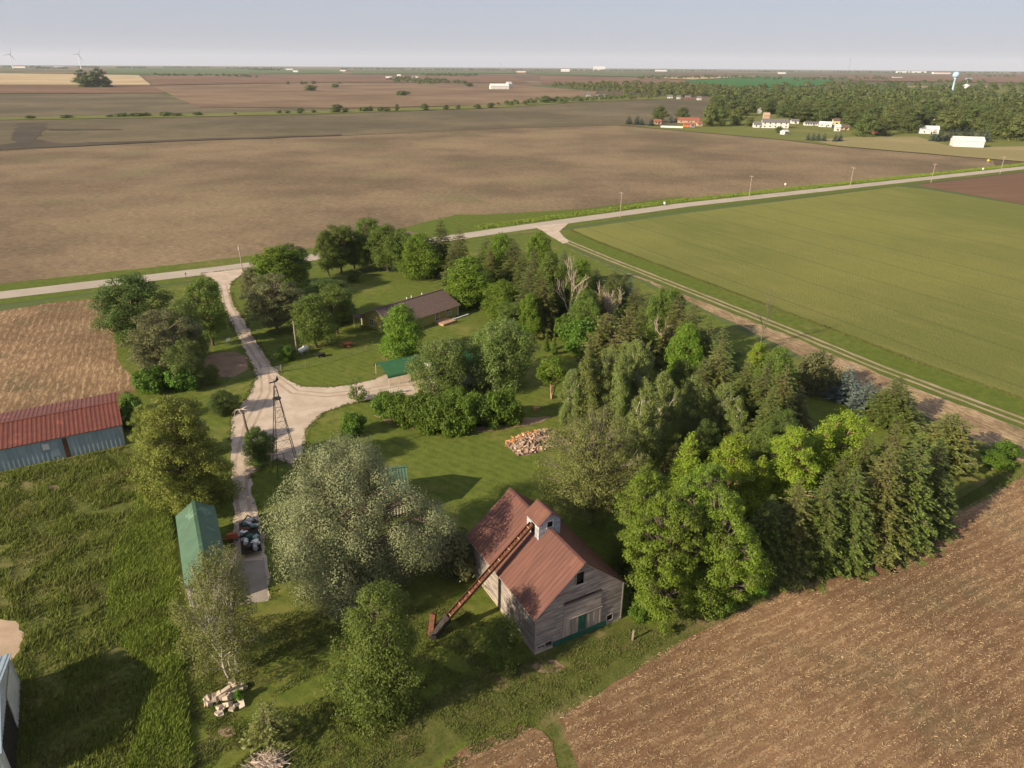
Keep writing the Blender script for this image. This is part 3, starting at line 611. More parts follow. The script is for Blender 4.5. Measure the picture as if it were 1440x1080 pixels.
broadleaf('shrub2', 3.0, 4.0, 0.0, 'flat', 30, 8000, 0.22, L_hedge, m_bark, 0.20, seed=32, fill=0.4, trunk=0.02)
broadleaf('bush', 3.0, 3.8, 0.0, 'flat', 28, 6500, 0.22, L_weed, m_bark, 0.20, seed=33, fill=0.4, trunk=0.02)
broadleaf('grey_bush', 4.5, 5.5, 0.0, 'flat', 40, 8500, 0.25, L_grey, m_graytwig, 0.16, seed=34, fill=0.4, bare=1, trunk=0.02)
broadleaf('arborvitae', 4.2, 1.5, 0.0, 'column', 46, 4500, 0.16, L_hedge, m_bark, 0.28, seed=35, fill=0.5, trunk=0.015)
conifer('spruce', 13, 7.6, L_spruce, m_bark, 40, 14, 112, seed=41)
conifer('spruce2', 13, 7.0, L_spruce2, m_bark, 38, 13, 112, seed=42, droop=0.45, ragged=0.24)
conifer('spruce3', 12, 8.2, L_spruce, m_bark, 36, 13, 106, seed=43, droop=0.28, power=0.7, ragged=0.22)
conifer('pine', 9, 8.8, L_spruce2, m_bark, 28, 13, 90, seed=44, droop=0.10, power=0.5, up=0.22, ragged=0.22, size=0.46)
conifer('blue', 7, 6.4, L_blue, m_bark, 22, 10, 46, seed=45, droop=0.18, power=0.75, size=0.38)
conifer('broken', 5, 4.6, L_spruce2, m_bark, 16, 8, 30, seed=46, droop=0.35, power=0.6, size=0.36, dead_low=0.9)
bare_tree('dead', 12, 4.5, m_dead, 51, 5, 0.017, 0.30)
bare_tree('dead2', 9, 4.0, m_dead, 52, 5, 0.018, 0.36)
bare_tree('twiggy', 13, 9, m_graytwig, 53, 6, 0.010, 0.42)

def plant(key, x, y, ytop, wpx, label, cat='tree', name='tree', group=None, rz=None, at=None, h=None, w=None):
    b = np.array(at) if at is not None else g(x, y)
    tm, cm, H0, W0 = PROTO[key]; z0 = float(zg(*b))
    h = h or max(0.6, height_at(b, ytop)); w = w or width_at(b, wpx, h * 0.55)
    o = thing(name, label, cat, (b[0], b[1], z0), rz if rz is not None else rng.uniform(0, 6.28), group)
    t_ = link('trunk', tm, None, o); c_ = link('crown', cm, None, o)
    k_ = 1.18 if key.startswith('spruce') else 1.0; o.scale = (w / W0 * k_, w / W0 * k_, h / H0)
    return o
ORD = ('first', 'second', 'third', 'fourth', 'fifth', 'sixth', 'seventh', 'eighth', 'ninth', 'tenth')
SPR = 'dark spruce in the dense grove behind the yellow-green ranch house'
G_GROVE = 'spruces of the grove behind the house'; G_ROW = 'spruces along the stubble field'; G_POP = 'pale poplars beside the log pile'; G_LIME = 'lime green feathery trees behind the box elders'
G_HEDGE = 'shrubs of the curved hedge by the garage'; G_ASH = 'ash trees along the road behind the house'
T = plant
# --- around the barn and in the foreground
T('willow', 504, 822, 628, 242, 'huge silvery grey willow beside the rusty-roofed corn crib', name='willow_tree', rz=3.2)
T('locust', 270, 710, 556, 136, 'tall yellow-green locust tree beside the narrow green-roofed shed', name='locust_tree', rz=1.0)
T('locust', 222, 652, 566, 62, 'young yellow-green tree leaning out beside the larger locust', name='locust_tree', rz=2.2)
for x, y, t, w, l in ((928, 856, 690, 130, 'big bright green box elder nearest the corn crib gable'), (1000, 846, 686, 128, 'big bright green box elder at the stubble field edge beside the first spruce'), (900, 800, 655, 118, 'box elder behind the corn crib roof, twiggy and bright green'), (975, 800, 650, 126, 'tall box elder in the middle of the bright green clump')):
    T('big_maple', x, y, t, w, l, name='box_elder_tree')
T('honey', 832, 737, 585, 152, 'thin airy grey-green tree with bare twigs behind the corn crib', name='honey_locust_tree')
T('birch_clump', 326, 948, 778, 132, 'clump of slender white birches by the concrete rubble pile', name='birch_tree', rz=0.2)
T('pear', 538, 996, 826, 150, 'dense upright olive-green tree on grass in front of the grain elevator', name='pear_tree', rz=0.5)
T('young', 711, 938, 868, 56, 'small thin young tree on the grass beside the corn crib wall', name='young_tree')
T('grey_bush', 640, 806, 748, 74, 'bluish leafy bush between the willow and the corn crib', 'bush', 'bush')
T('broken', 380, 1046, 984, 76, 'stunted spruce with dead brown lower branches near the rubble pile', name='spruce_tree', rz=1.2)
T('oak', 367, 652, 600, 48, 'dark straggly bush at the foot of the dead snag', 'bush', 'bush')
T('oak', 316, 580, 549, 44, 'dark rounded bush at the bend of the gravel drive', 'bush', 'bush')
# --- left of the drive
T('oak', 200, 482, 385, 104, 'large dark green tree at the corner of the row stubble field', name='oak_tree')
T('dusty', 238, 530, 438, 100, 'dusty grey-green tree overhanging the row stubble field', name='ash_tree')
T('bloom', 268, 508, 418, 62, 'tree with cream blossom between the drive and the dusty tree', name='blossom_tree')
T('bloom', 268, 540, 476, 58, 'low blossoming tree above the weedy bushes near the drive', name='blossom_tree')
T('ash2', 300, 486, 392, 54, 'airy tree standing right beside the narrow gravel drive', name='ash_tree')
T('bush', 214, 550, 516, 50, 'bright green weedy bush nearest the red-roofed shed', 'bush', 'bush')
T('bush', 258, 546, 510, 54, 'bright green weedy bush under the low blossoming tree', 'bush', 'bush')
T('young', 302, 540, 512, 24, 'small pale bush by the bare dirt patch', 'bush', 'bush')
T('bush', 190, 600, 555, 36, 'dark weeds growing at the end of the red-roofed shed', 'bush', 'bush')
# --- right of the drive, in front of the house
T('maple', 398, 418, 346, 92, 'broad bright maple near the mouth of the drive by the road', name='maple_tree')
T('oak', 412, 405, 342, 60, 'dark tree behind the broad maple by the road', name='oak_tree')
T('dusty', 390, 466, 386, 80, 'wide dusty twiggy tree beside the narrow gravel drive', name='ash_tree')
T('dusty', 356, 432, 376, 28, 'thin twiggy tree at the roadside by the drive mouth', name='ash_tree')
T('ash', 446, 489, 412, 66, 'airy tree standing over the white propane tank', name='ash_tree')
T('ash2', 474, 470, 402, 52, 'slim tree in front of the ranch house porch', name='ash_tree')
T('oak', 462, 452, 392, 86, 'dark leafy tree in the front yard of the ranch house', name='oak_tree')
T('shrub2', 403, 506, 486, 28, 'rounded green shrub beside the utility pole and propane tank', 'bush', 'shrub')
T('young', 497, 396, 378, 24, 'tiny tree on the mown lawn behind the house', name='young_tree')
for k, (x, y, t, w) in enumerate(((567, 385, 320, 48), (547, 382, 314, 58), (538, 378, 322, 50), (522, 372, 306, 40), (511, 381, 330, 38), (498, 379, 324, 40), (480, 385, 316, 42), (463, 388, 322, 36))):
    T('ash' if x % 2 else 'ash2', x, y, t, w, ORD[k] + ' tall slender ash from the bright maple ending the roadside row', name='ash_tree', group=G_ASH)
T('maple', 592, 392, 328, 62, 'bright green maple at the end of the ash row by the road', name='maple_tree')
# --- house and garage
T('maple2', 568, 504, 426, 68, 'bright green maple right in front of the ranch house', name='maple_tree')
T('bloom', 626, 556, 474, 84, 'leafy tree hanging over the green garage roof', name='catalpa_tree')
T('bloom', 703, 545, 446, 98, 'pale flowering tree beside the white garage wall', name='catalpa_tree')
T('sapling', 503, 567, 530, 32, 'sparse sapling on the edge of the gravel court', name='sapling')
T('shrub', 497, 612, 580, 38, 'single rounded shrub on the lawn by the gravel court', 'bush', 'shrub')
T('multistem', 776, 560, 503, 44, 'small tree with several tan stems on the lawn', name='small_tree')
T('arborvitae', 768, 494, 463, 10, 'narrow clipped arborvitae standing as a pair on the lawn', 'tree', 'arborvitae', group='pair of clipped arborvitae', rz=0)
T('arborvitae', 779, 499, 469, 10, 'narrow clipped arborvitae standing as a pair on the lawn', 'tree', 'arborvitae', group='pair of clipped arborvitae', rz=1)
for k, (x, y, t, w) in enumerate(((541, 584, 551, 36), (560, 591, 553, 40), (582, 599, 557, 44), (604, 604, 560, 46), (628, 607, 562, 48), (652, 606, 560, 48), (692, 598, 552, 46), (713, 594, 550, 44), (668, 596, 552, 44), (640, 585, 545, 44), (600, 588, 552, 40))):
    T('shrub' if k % 2 else 'shrub2', x, y, t, w, ORD[k] + ' shrub of the curved hedge counted from the gravel court end' if k < 8 else 'shrub in the back rank of the curved hedge by the garage', 'bush', 'hedge_shrub', group=G_HEDGE)
T('maple2', 660, 430, 358, 78, 'round bright green tree at the end of the ranch house', name='maple_tree')
T('maple', 707, 448, 394, 58, 'bright green tree between the house and the spruce grove', name='maple_tree')
T('ash2', 716, 470, 426, 40, 'mid-green tree on the lawn at the grove edge', name='ash_tree')
# --- spruce grove
for k, (x, y, t, w) in enumerate(((622, 388, 304, 50), (648, 392, 312, 38), (640, 400, 330, 36), (684, 398, 330, 42), (705, 404, 326, 46), (722, 414, 334, 44), (735, 428, 352, 48), (690, 412, 342, 40), (750, 440, 345, 48), (772, 452, 352, 46), (760, 468, 380, 46), (742, 458, 372, 40), (790, 440, 352, 36), (815, 450, 362, 40), (835, 440, 372, 40), (858, 452, 374, 42), (874, 446, 386, 36), (890, 470, 398, 40), (820, 480, 405, 44), (846, 470, 398, 40), (905, 492, 408, 44), (925, 500, 402, 46), (945, 512, 412, 50), (965, 522, 420, 50), (985, 540, 440, 50), (960, 545, 452, 48), (1005, 560, 455, 52))):
    if k in (4, 9, 13, 18, 21, 25): T(('ash', 'maple2', 'dusty')[k % 3], x, y, t, w * 1.15, 'broadleaf tree growing up between the grove spruces', name='ash_tree', group='broadleaf trees in the grove')
    else: T(('spruce', 'spruce2', 'spruce3')[k % 3], x, y, t, w * (0.85 + 0.06 * (k * 7 % 6)), SPR, name='spruce_tree', group=G_GROVE)
T('maple', 757, 412, 326, 52, 'bright broad tree among the spruces near the lane mouth', name='maple_tree')
T('maple2', 940, 490, 404, 52, 'broad green tree among the spruces beside the gravel lane', name='maple_tree')
T('maple', 745, 474, 412, 40, 'bright green tree above the two arborvitae', name='maple_tree')
T('bush', 815, 496, 450, 60, 'bright leafy thicket beside the two arborvitae', 'bush', 'bush')
T('bush', 796, 478, 442, 36, 'bright leafy thicket under the bleached dead tree', 'bush', 'bush')
T('blue', 884, 436, 388, 30, 'blue spruce at the edge of the grove by the lane', name='spruce_tree')
T('blue', 793, 400, 348, 22, 'dark blue spruce tip near the lane mouth', name='spruce_tree')
T('pine', 850, 520, 440, 66, 'broad soft pine at the heart of the grove', name='pine_tree')
T('pine', 878, 535, 432, 52, 'tall soft pine at the heart of the grove', name='pine_tree')
T('dead', 800, 462, 354, 46, 'tall bleached dead tree standing in the grove', name='dead_tree')
T('dead2', 845, 470, 398, 36, 'bleached dead tree, one of two close together in the grove', name='dead_tree', group='close pair of dead trees')
T('dead2', 857, 472, 404, 36, 'bleached dead tree, one of two close together in the grove', name='dead_tree', group='close pair of dead trees')
T('dead2', 934, 512, 440, 44, 'short bleached dead tree above the poplars', name='dead_tree')
T('twiggy', 1069, 487, 401, 48, 'nearly bare thin tree on the bare strip by the lane', name='bare_tree')
# --- poplars and middle of the grove
for k, (x, y, t, w) in enumerate(((803, 606, 520, 44), (822, 604, 488, 58), (850, 596, 486, 52), (868, 606, 492, 50), (893, 592, 478, 56), (900, 668, 536, 70), (926, 640, 524, 60), (966, 624, 528, 68), (1012, 622, 540, 60), (1030, 630, 560, 52), (880, 575, 480, 52))):
    T('poplar' if k % 2 else 'poplar2', x, y, t, w, 'pale grey-green poplar with white stems near the log pile', name='poplar_tree', group=G_POP)
T('ash', 1015, 520, 492, 60, 'low spreading tree at the inner edge of the bare strip', name='ash_tree')
T('feathery', 1052, 580, 480, 46, 'yellow-green tree rising among spruces below the bare strip', name='locust_tree')
T('ash', 1082, 590, 486, 62, 'green tree rising among spruces below the bare strip', name='ash_tree')
for k, (x, y, t, w) in enumerate(((1000, 585, 478, 56), (1038, 606, 502, 56), (1062, 615, 505, 56), (1088, 622, 510, 58), (1072, 640, 540, 50), (980, 590, 500, 50))):
    T(('spruce2', 'spruce', 'spruce3')[k % 3], x, y, t, w, 'shaggy spruce in the middle of the grove behind the poplars', name='spruce_tree', group='shaggy spruces behind the poplars')
for k, (x, y, t, w) in enumerate(((985, 650, 590, 46), (1030, 665, 596, 50), (1065, 672, 600, 52), (945, 676, 622, 40), (1095, 655, 575, 54), (870, 632, 585, 44), (1000, 612, 560, 44), (830, 622, 590, 34), (1045, 690, 630, 44), (905, 565, 510, 42), (955, 575, 505, 46), (1115, 610, 540, 44))):
    T(('oak', 'spruce3', 'ash', 'spruce2')[k % 4], x, y, t, w, 'shaded undergrowth tree filling the middle of the grove', name='undergrowth_tree', group='undergrowth trees of the grove')
T('grey_bush', 1140, 552, 494, 60, 'grey-green bush on the lawn near the bare strip', 'bush', 'bush')
T('blue', 1186, 562, 512, 54, 'dusty green spruce on the small lawn near the lane', name='spruce_tree')
T('blue', 1214, 578, 534, 50, 'blue spruce between two darker ones near the lane', name='spruce_tree')
T('spruce3', 1251, 594, 528, 66, 'dark spreading spruce at the edge of the bare strip', name='spruce_tree')
T('pine', 1322, 652, 582, 82, 'rounded dark pine alone on the corner lawn', name='pine_tree')
T('sapling', 1242, 668, 576, 26, 'pale thin tree top rising above the spruces', name='young_tree')
# --- lime green feathery trees
for k, (x, y, t, w) in enumerate(((958, 735, 606, 92), (1015, 745, 614, 104), (1055, 748, 640, 84), (1095, 735, 600, 104), (1135, 722, 588, 96), (1165, 706, 578, 90))):
    T('feathery' if k % 2 else 'feathery2', x, y, t, w, ORD[k] + ' feathery lime green tree from the log pile behind the box elders', name='feathery_tree', group=G_LIME)
# --- spruce row along the stubble field
for k, (x, y, t, w) in enumerate(((1068, 806, 694, 74), (1100, 800, 672, 76), (1138, 796, 660, 74), (1176, 786, 652, 80), (1218, 772, 622, 84), (1256, 760, 606, 82), (1290, 738, 612, 74), (1232, 716, 594, 64), (1196, 722, 604, 60), (1165, 745, 632, 60))):
    T(('spruce', 'spruce2', 'spruce')[k % 3], x, y, t, w, ORD[k] + ' big drooping spruce from the box elders along the stubble field' if k < 7 else 'spruce in the second rank behind the row along the stubble field', name='spruce_tree', group=G_ROW)
T('shrub', 1398, 654, 636, 44, 'low green bush around the wooden frame at the field corner', 'bush', 'bush')
T('bush', 1412, 644, 622, 36, 'leafy mound at the end of the bare strip', 'bush', 'bush')
for x, y, t, w in ((1010, 862, 838, 40), (1058, 838, 812, 36), (905, 868, 842, 40), (585, 775, 742, 34)):
    T('bush', x, y, t, w, 'low weedy growth under the edge of the big trees', 'bush', 'bush', group='weedy growth under the trees')
T('shrub', 640, 770, 745, 40, 'small shrub at the back corner of the corn crib', 'bush', 'shrub')

# ================================================================== BUILDINGS
m_rustroof = simple('rusty_red_roof_metal', (0.160, 0.072, 0.053), (0.118, 0.055, 0.043), 1.3, 0.6, 0.15, stretch=(0.25, 2.2, 0.25), wear=(0.205, 0.095, 0.060), wear_lo=0.58)
m_redroof = simple('faded_red_roof_metal', (0.170, 0.052, 0.030), (0.128, 0.042, 0.027), 0.8, 0.5, 0.2, wear=(0.26, 0.085, 0.05), wear_lo=0.58)
m_greenroof = simple('green_roof_metal', (0.080, 0.150, 0.085), (0.062, 0.122, 0.072), 0.8, 0.38, 0.25, wear=(0.16, 0.25, 0.185), wear_lo=0.56, stretch=(1, 1, 1), spec=0.5)
m_carportgreen = simple('green_carport_metal', (0.036, 0.112, 0.048), (0.028, 0.092, 0.040), 0.7, 0.7, 0.0, spec=0.15)
m_greytimber = simple('weathered_grey_boards', (0.30, 0.255, 0.22), (0.19, 0.16, 0.142), 1.6, 0.9, island=0.30, stretch=(0.4, 0.4, 2.5), wear=(0.40, 0.355, 0.32), wear_lo=0.57, bump=0.3)
m_planks = simple('weathered_door_planks', (0.33, 0.275, 0.23), (0.22, 0.18, 0.15), 2, 0.9, island=0.0, stretch=(2.5, 2.5, 0.4), objrand=0.3)
m_greenpaint = simple('dark_green_paint', (0.018, 0.10, 0.062), (0.014, 0.075, 0.046), 2, 0.6)
m_darkint = simple('dark_wood_and_interior_shade', (0.035, 0.028, 0.022), (0.02, 0.016, 0.013), 2, 0.95)  # dark wood; also colours panels that stand for shade inside openings
m_concretewall = simple('concrete_wall', (0.40, 0.33, 0.26), (0.30, 0.24, 0.18), 1.2, 0.95, bump=0.3)
m_bluemetal = simple('galvanised_blue_grey_metal', (0.33, 0.40, 0.44), (0.25, 0.32, 0.365), 0.7, 0.42, 0.10, stretch=(1, 1, 0.4), wear=(0.42, 0.44, 0.43), wear_lo=0.56)
m_creammetal = simple('cream_wall_metal', (0.52, 0.48, 0.38), (0.44, 0.40, 0.31), 0.8, 0.5, 0.1)
m_whitemetal = simple('white_painted_metal', (0.66, 0.66, 0.63), (0.55, 0.55, 0.52), 0.8, 0.5, 0.1)
m_white = simple('white_siding', (0.62, 0.61, 0.58), (0.54, 0.53, 0.50), 1.0, 0.7)
m_trim = simple('white_trim_paint', (0.70, 0.68, 0.62), (0.60, 0.57, 0.51), 2, 0.6)
m_olive = simple('olive_green_siding', (0.29, 0.262, 0.085), (0.25, 0.225, 0.07), 1.0, 0.8)
m_shingle = simple('brown_asphalt_shingles', (0.135, 0.092, 0.075), (0.095, 0.066, 0.055), 2.5, 0.9, bump=0.5)
m_glass = simple('dark_window_glass', (0.03, 0.035, 0.04), (0.02, 0.024, 0.028), 1, 0.08, spec=0.6)
m_rust = simple('rusty_iron', (0.16, 0.062, 0.032), (0.085, 0.04, 0.026), 3, 0.8, 0.2, wear=(0.21, 0.095, 0.05), wear_lo=0.57)
m_darkmetal = simple('dark_weathered_steel', (0.055, 0.045, 0.042), (0.035, 0.028, 0.026), 3, 0.7, 0.4, wear=(0.13, 0.07, 0.045), wear_lo=0.58)
m_galv = simple('galvanised_steel', (0.45, 0.45, 0.45), (0.36, 0.36, 0.36), 2, 0.45, 0.5)
m_pole = simple('weathered_pole_wood', (0.34, 0.28, 0.225), (0.25, 0.20, 0.16), 3, 0.9, stretch=(1, 1, 0.1))
m_redpaint = simple('faded_orange_red_paint', (0.42, 0.115, 0.045), (0.34, 0.09, 0.038), 3, 0.7)
m_plastic = simple('white_plastic', (0.75, 0.74, 0.72), (0.66, 0.65, 0.62), 2, 0.5)
m_tarp = simple('teal_tarp', (0.12, 0.25, 0.24), (0.30, 0.36, 0.34), 1.5, 0.6)
m_black = simple('black_rubber', (0.022, 0.022, 0.023), (0.03, 0.03, 0.03), 3, 0.8)
m_brick = simple('red_brick', (0.24, 0.09, 0.06), (0.18, 0.07, 0.05), 3, 0.9)

def ribwall(mb, O, U, lu, top_at, pitch, depth, z0=0.0, holes=()):
    O = Vector(O); U = Vector(U).normalized(); N = U.cross(Vector((0, 0, 1))).normalized(); pr = []; x = 0.0
    while x < lu - 1e-4:
        for (q, h) in ((0, 0), (0.50, 0), (0.60, depth), (0.90, depth)):
            if x + q * pitch < lu: pr.append((x + q * pitch, h))
        x += pitch
    pr.append((lu, 0)); V = []
    for (u, h) in pr: V += [O + U * u + N * h + Vector((0, 0, z0)), O + U * u + N * h + Vector((0, 0, top_at(u)))]
    F = []
    for i in range(len(pr) - 1):
        um = (pr[i][0] + pr[i + 1][0]) / 2
        if any(a < um < b for a, b in holes): continue
        F.append((2 * i, 2 * i + 2, 2 * i + 3, 2 * i + 1))
    mb.add(V, F); return mb
def window(parent, O, U, u0, u1, z0, z1, mframe=None, mglass=None, mull=1, out=0.05, name='window', fr=0.09):
    O = Vector(O); U = Vector(U).normalized(); N = U.cross(Vector((0, 0, 1))).normalized(); Z = Vector((0, 0, 1))
    def blk(mb, a, b, c, d, n0, n1):
        P = [O + U * uu + N * nn + Z * zz for zz in (c, d) for (uu, nn) in ((a, n1), (b, n1), (b, n0), (a, n0))]; mb.hexa(P)
    f = MB(); blk(f, u0 - fr, u1 + fr, z1, z1 + fr, -0.03, out + 0.02); blk(f, u0 - fr, u1 + fr, z0 - fr, z0, -0.03, out + 0.03); blk(f, u0 - fr, u0, z0, z1, -0.03, out); blk(f, u1, u1 + fr, z0, z1, -0.03, out)
    for k in range(1, mull + 1):
        uc = u0 + (u1 - u0) * k / (mull + 1); blk(f, uc - 0.03, uc + 0.03, z0, z1, -0.02, out - 0.01)
    if mull: blk(f, u0, u1, (z0 + z1) / 2 - 0.025, (z0 + z1) / 2 + 0.025, -0.02, out - 0.012)
    w = MB(); blk(w, u0, u1, z0, z1, -0.03, out - 0.035)
    wo_ = w.build(name, mglass or m_glass, parent); f.build('frame', mframe or m_trim, wo_); return wo_

# ------------------------------------------------------------------ the corn crib
BY = R(29.0); b0 = g(752, 921); crib = thing('corn_crib', 'weathered grey wooden corn crib with rusty red metal roof and cupola', 'barn', (b0[0], b0[1], 0.05), BY)
BW, BD, BH, BR = 11.0, 15.3, 5.1, 9.75
def gab(z, W=BW): return (0.0, W) if z <= BH else ((z - BH) / (BR - BH) * W / 2, W - (z - BH) / (BR - BH) * W / 2)
MB().box(-0.06, -0.06, -0.3, BW + 0.06, BD + 0.06, 0.28).build('foundation', m_concretewall, crib)
hf = [(4.75, 5.65, 7.1, 8.7), (1.25, 2.0, 0.35, 1.05), (9.05, 9.8, 0.55, 1.3), (0.3, 0.62, 0.62, 0.85), (0.75, 1.07, 0.62, 0.85), (3.4, 8.1, 5.2, 5.42)]
w_ = MB().boards((0, 0, 0), (1, 0, 0), gab, 0.28, BR - 0.05, 0.19, 0.03, hf, 4.0, seed=3).build('wall', m_greytimber, crib); w_['kind'] = 'stuff'
w_ = MB().boards((BW, BD, 0), (-1, 0, 0), gab, 0.28, BR - 0.05, 0.19, 0.03, (), 4.0, seed=4).build('wall', m_greytimber, crib); w_['kind'] = 'stuff'
sl_h = [(x, x + 0.9, 0.6, 0.75) for x in (1, 4, 9)]
w_ = MB().boards((0, BD, 0), (0, -1, 0), lambda z: (0, BD), 0.28, BH, 0.17, 0.03, sl_h, 3.5, 0.015, seed=5).build('wall', m_greytimber, crib); w_['kind'] = 'stuff'
w_ = MB().boards((BW, 0, 0), (0, 1, 0), lambda z: (0, BD), 0.28, BH, 0.17, 0.03, (), 3.5, 0.015, seed=6).build('wall', m_greytimber, crib); w_['kind'] = 'stuff'
for (x, y) in ((0, 0), (BW, 0), (0, BD), (BW, BD)): MB().box(x - 0.07, y - 0.07, 0.25, x + 0.07, y + 0.07, BH).build('corner_board', m_greytimber, crib)
MB().box(0.25, 0.25, 0.3, BW - 0.25, BD - 0.25, 0.4).build('floor', m_darkint, crib)
rs = math.hypot(BW / 2, BR - BH); cs_, sn = (BW / 2) / rs, (BR - BH) / rs; OV = 0.42; RL = rs + OV
for s_ in (0, 1):
    r_ = MB()
    if s_ == 0: r_.ribs((-OV * cs_, BD + 0.35, BH - OV * sn + 0.10), (0, -1, 0), (cs_, 0, sn), BD + 0.7, RL, 0.55, 0.06)
    else: r_.ribs((BW + OV * cs_, -0.35, BH - OV * sn + 0.10), (0, 1, 0), (-cs_, 0, sn), BD + 0.7, RL, 0.55, 0.06)
    ro = r_.build('roof_slope', m_rustroof, crib)
    x0 = -OV * cs_ if s_ == 0 else BW + OV * cs_; zz = BH - OV * sn
    deck = MB(); d = 1 if s_ == 0 else -1
    P = []
    for (t, dz) in ((0, 0.0), (RL, 0.0), (RL, 0.075), (0, 0.075)):
        pass
    A = Vector((x0, -0.34, zz)); Bv = Vector((d * cs_ * RL, 0, sn * RL)); Cv = Vector((0, BD + 0.68, 0)); Dz = Vector((-d * sn * 0.07, 0, cs_ * 0.07))
    deck.hexa([A, A + Cv, A + Cv + Bv, A + Bv, A + Dz, A + Cv + Dz, A + Cv + Bv + Dz, A + Bv + Dz]); deck.build('roof_deck', m_greytimber, ro)
MB().bar((BW / 2, -0.37, BR + 0.14), (BW / 2, BD + 0.37, BR + 0.14), 0.34, 0.05).build('ridge_cap', m_rustroof, crib)
for y in (1.1, 12.8):
    MB().tube([(BW / 2, y, BR + 0.1), (BW / 2, y, BR + 0.95)], 0.018, 5).build('lightning_rod', m_darkmetal, crib)
for (za, zb, u0, u1) in ((5.12, 5.2, 3.3, 8.2),): MB().box(u0, -0.10, za, u1, -0.02, zb).build('door_track', m_darkmetal, crib)
fr = MB().box(4.66, -0.09, 7.0, 4.75, 0, 8.8).box(5.65, -0.09, 7.0, 5.74, 0, 8.8).box(4.66, -0.10, 8.7, 5.74, 0.0, 8.8).box(4.66, -0.10, 7.0, 5.74, 0, 7.1); wn_ = MB().box(4.75, 0.30, 7.1, 5.65, 0.32, 8.7).build('window', m_darkint, crib); fr.build('frame', m_greytimber, wn_)  # near-black panel behind the window hole stands for the shaded inside
for (a, b, c, d) in ((1.25, 2.0, 0.35, 1.05), (9.05, 9.8, 0.55, 1.3)):
    f = MB().box(a - 0.08, -0.08, c - 0.08, a, 0, d + 0.08).box(b, -0.08, c - 0.08, b + 0.08, 0, d + 0.08).box(a, -0.085, d, b, 0, d + 0.08).box(a, -0.085, c - 0.08, b, 0, c); h_ = MB().box(a, 0.25, c, b, 0.27, d).build('hatch', m_darkint, crib); f.build('frame', m_greytimber, h_)  # near-black backs put the crib's inner shade into colour
# upper panel, plank doors, green skirt
pn = MB().boards((0, -0.05, 0), (1, 0, 0), lambda z: (3.4, 8.1), 3.05, 5.12, 0.2, 0.03, (), 5, seed=8).box(3.4, -0.05, 3.05, 8.1, -0.012, 5.1); pn.build('loft_panel', m_greytimber, crib)
dr = thing('door', None, None); dr.parent = crib; dr.location = (0, 0, 0)
x = 3.3; k = 0
while x < 8.2:
    wd = 0.23 + 0.05 * ((k * 7) % 3) / 3; green = 5.35 < x + wd / 2 < 6.35
    MB().box(x + 0.008, -0.09 - 0.012 * ((k * 5) % 3), 0.78 + 0.03 * ((k * 3) % 4), x + wd - 0.008, -0.045, 2.85 + 0.04 * ((k * 11) % 3)).build('plank', m_greenpaint if green and k % 2 == 0 or 5.5 < x < 6.1 else m_planks, dr); x += wd; k += 1
MB().box(3.2, -0.13, 2.9, 8.3, -0.04, 3.02).build('rail', m_greytimber, dr)
MB().box(2.15, -0.16, 0.12, 8.95, -0.05, 0.40).build('skirt_board', m_greenpaint, crib)
MB().box(2.15, -0.13, 0.42, 8.95, -0.05, 0.70).build('skirt_board', m_greenpaint, crib)
# cupola
cu = thing('cupola', None, None); cu.parent = crib; cu.location = (0, 0, 0)
c0, c1, cyA, cyB, cz, ce, cr_ = BW / 2 - 1.35, BW / 2 + 1.35, 6.5, 9.1, BR - 1.3, BR + 1.05, BR + 2.15
def cgab(z): return (c0, c1) if z <= ce else (c0 + (z - ce) / (cr_ - ce) * 1.35, c1 - (z - ce) / (cr_ - ce) * 1.35)
m_cupola = simple('pale_blue_weathered_boards', (0.36, 0.37, 0.39), (0.25, 0.26, 0.28), 2, 0.85, island=0.2, stretch=(2, 2, .5), wear=(0.27, 0.16, 0.11), wear_lo=0.58)
MB().boards((0, cyA, 0), (1, 0, 0), cgab, cz, cr_ - 0.02, 0.2, 0.02, ((BW / 2 - 0.35, BW / 2 + 0.35, BR + 0.25, BR + 1.05),), 3, seed=9).build('wall', m_cupola, cu)
MB().boards((BW, cyB, 0), (-1, 0, 0), lambda z: (BW - cgab(z)[1], BW - cgab(z)[0]), cz, cr_ - 0.02, 0.2, 0.02, (), 3, seed=10).build('wall', m_cupola, cu)
MB().boards((c0, cyB, 0), (0, -1, 0), lambda z: (0, cyB - cyA), cz, ce, 0.2, 0.02, ((1.0, 1.75, cz, BR + 0.5),), 3, seed=11).build('wall', m_cupola, cu)
MB().boards((c1, cyA, 0), (0, 1, 0), lambda z: (0, cyB - cyA), cz, ce, 0.2, 0.02, (), 3, seed=12).build('wall', m_cupola, cu)
MB().box(BW / 2 - 0.33, cyA + 0.3, BR + 0.2, BW / 2 + 0.33, cyA + 0.32, BR + 1.1).build('window', m_darkint, cu)  # near-black panel stands for the shade inside the cupola
fr = MB(); a, b = BW / 2 - 0.35, BW / 2 + 0.35
fr.box(a - 0.08, cyA - 0.06, BR + 0.2, a, cyA, BR + 1.1).box(b, cyA - 0.06, BR + 0.2, b + 0.08, cyA, BR + 1.1).box(a - 0.08, cyA - 0.07, BR + 1.05, b + 0.08, cyA, BR + 1.13); fr.build('window_frame', m_trim, cu)
rs2 = math.hypot(1.35, cr_ - ce); k1, k2 = 1.35 / rs2, (cr_ - ce) / rs2
r_ = MB().ribs((c0 - 0.3 * k1, cyB + 0.25, ce - 0.3 * k2 + 0.05), (0, -1, 0), (k1, 0, k2), cyB - cyA + 0.5, rs2 + 0.3, 0.31, 0.03); r_.build('roof_slope', m_rustroof, cu)
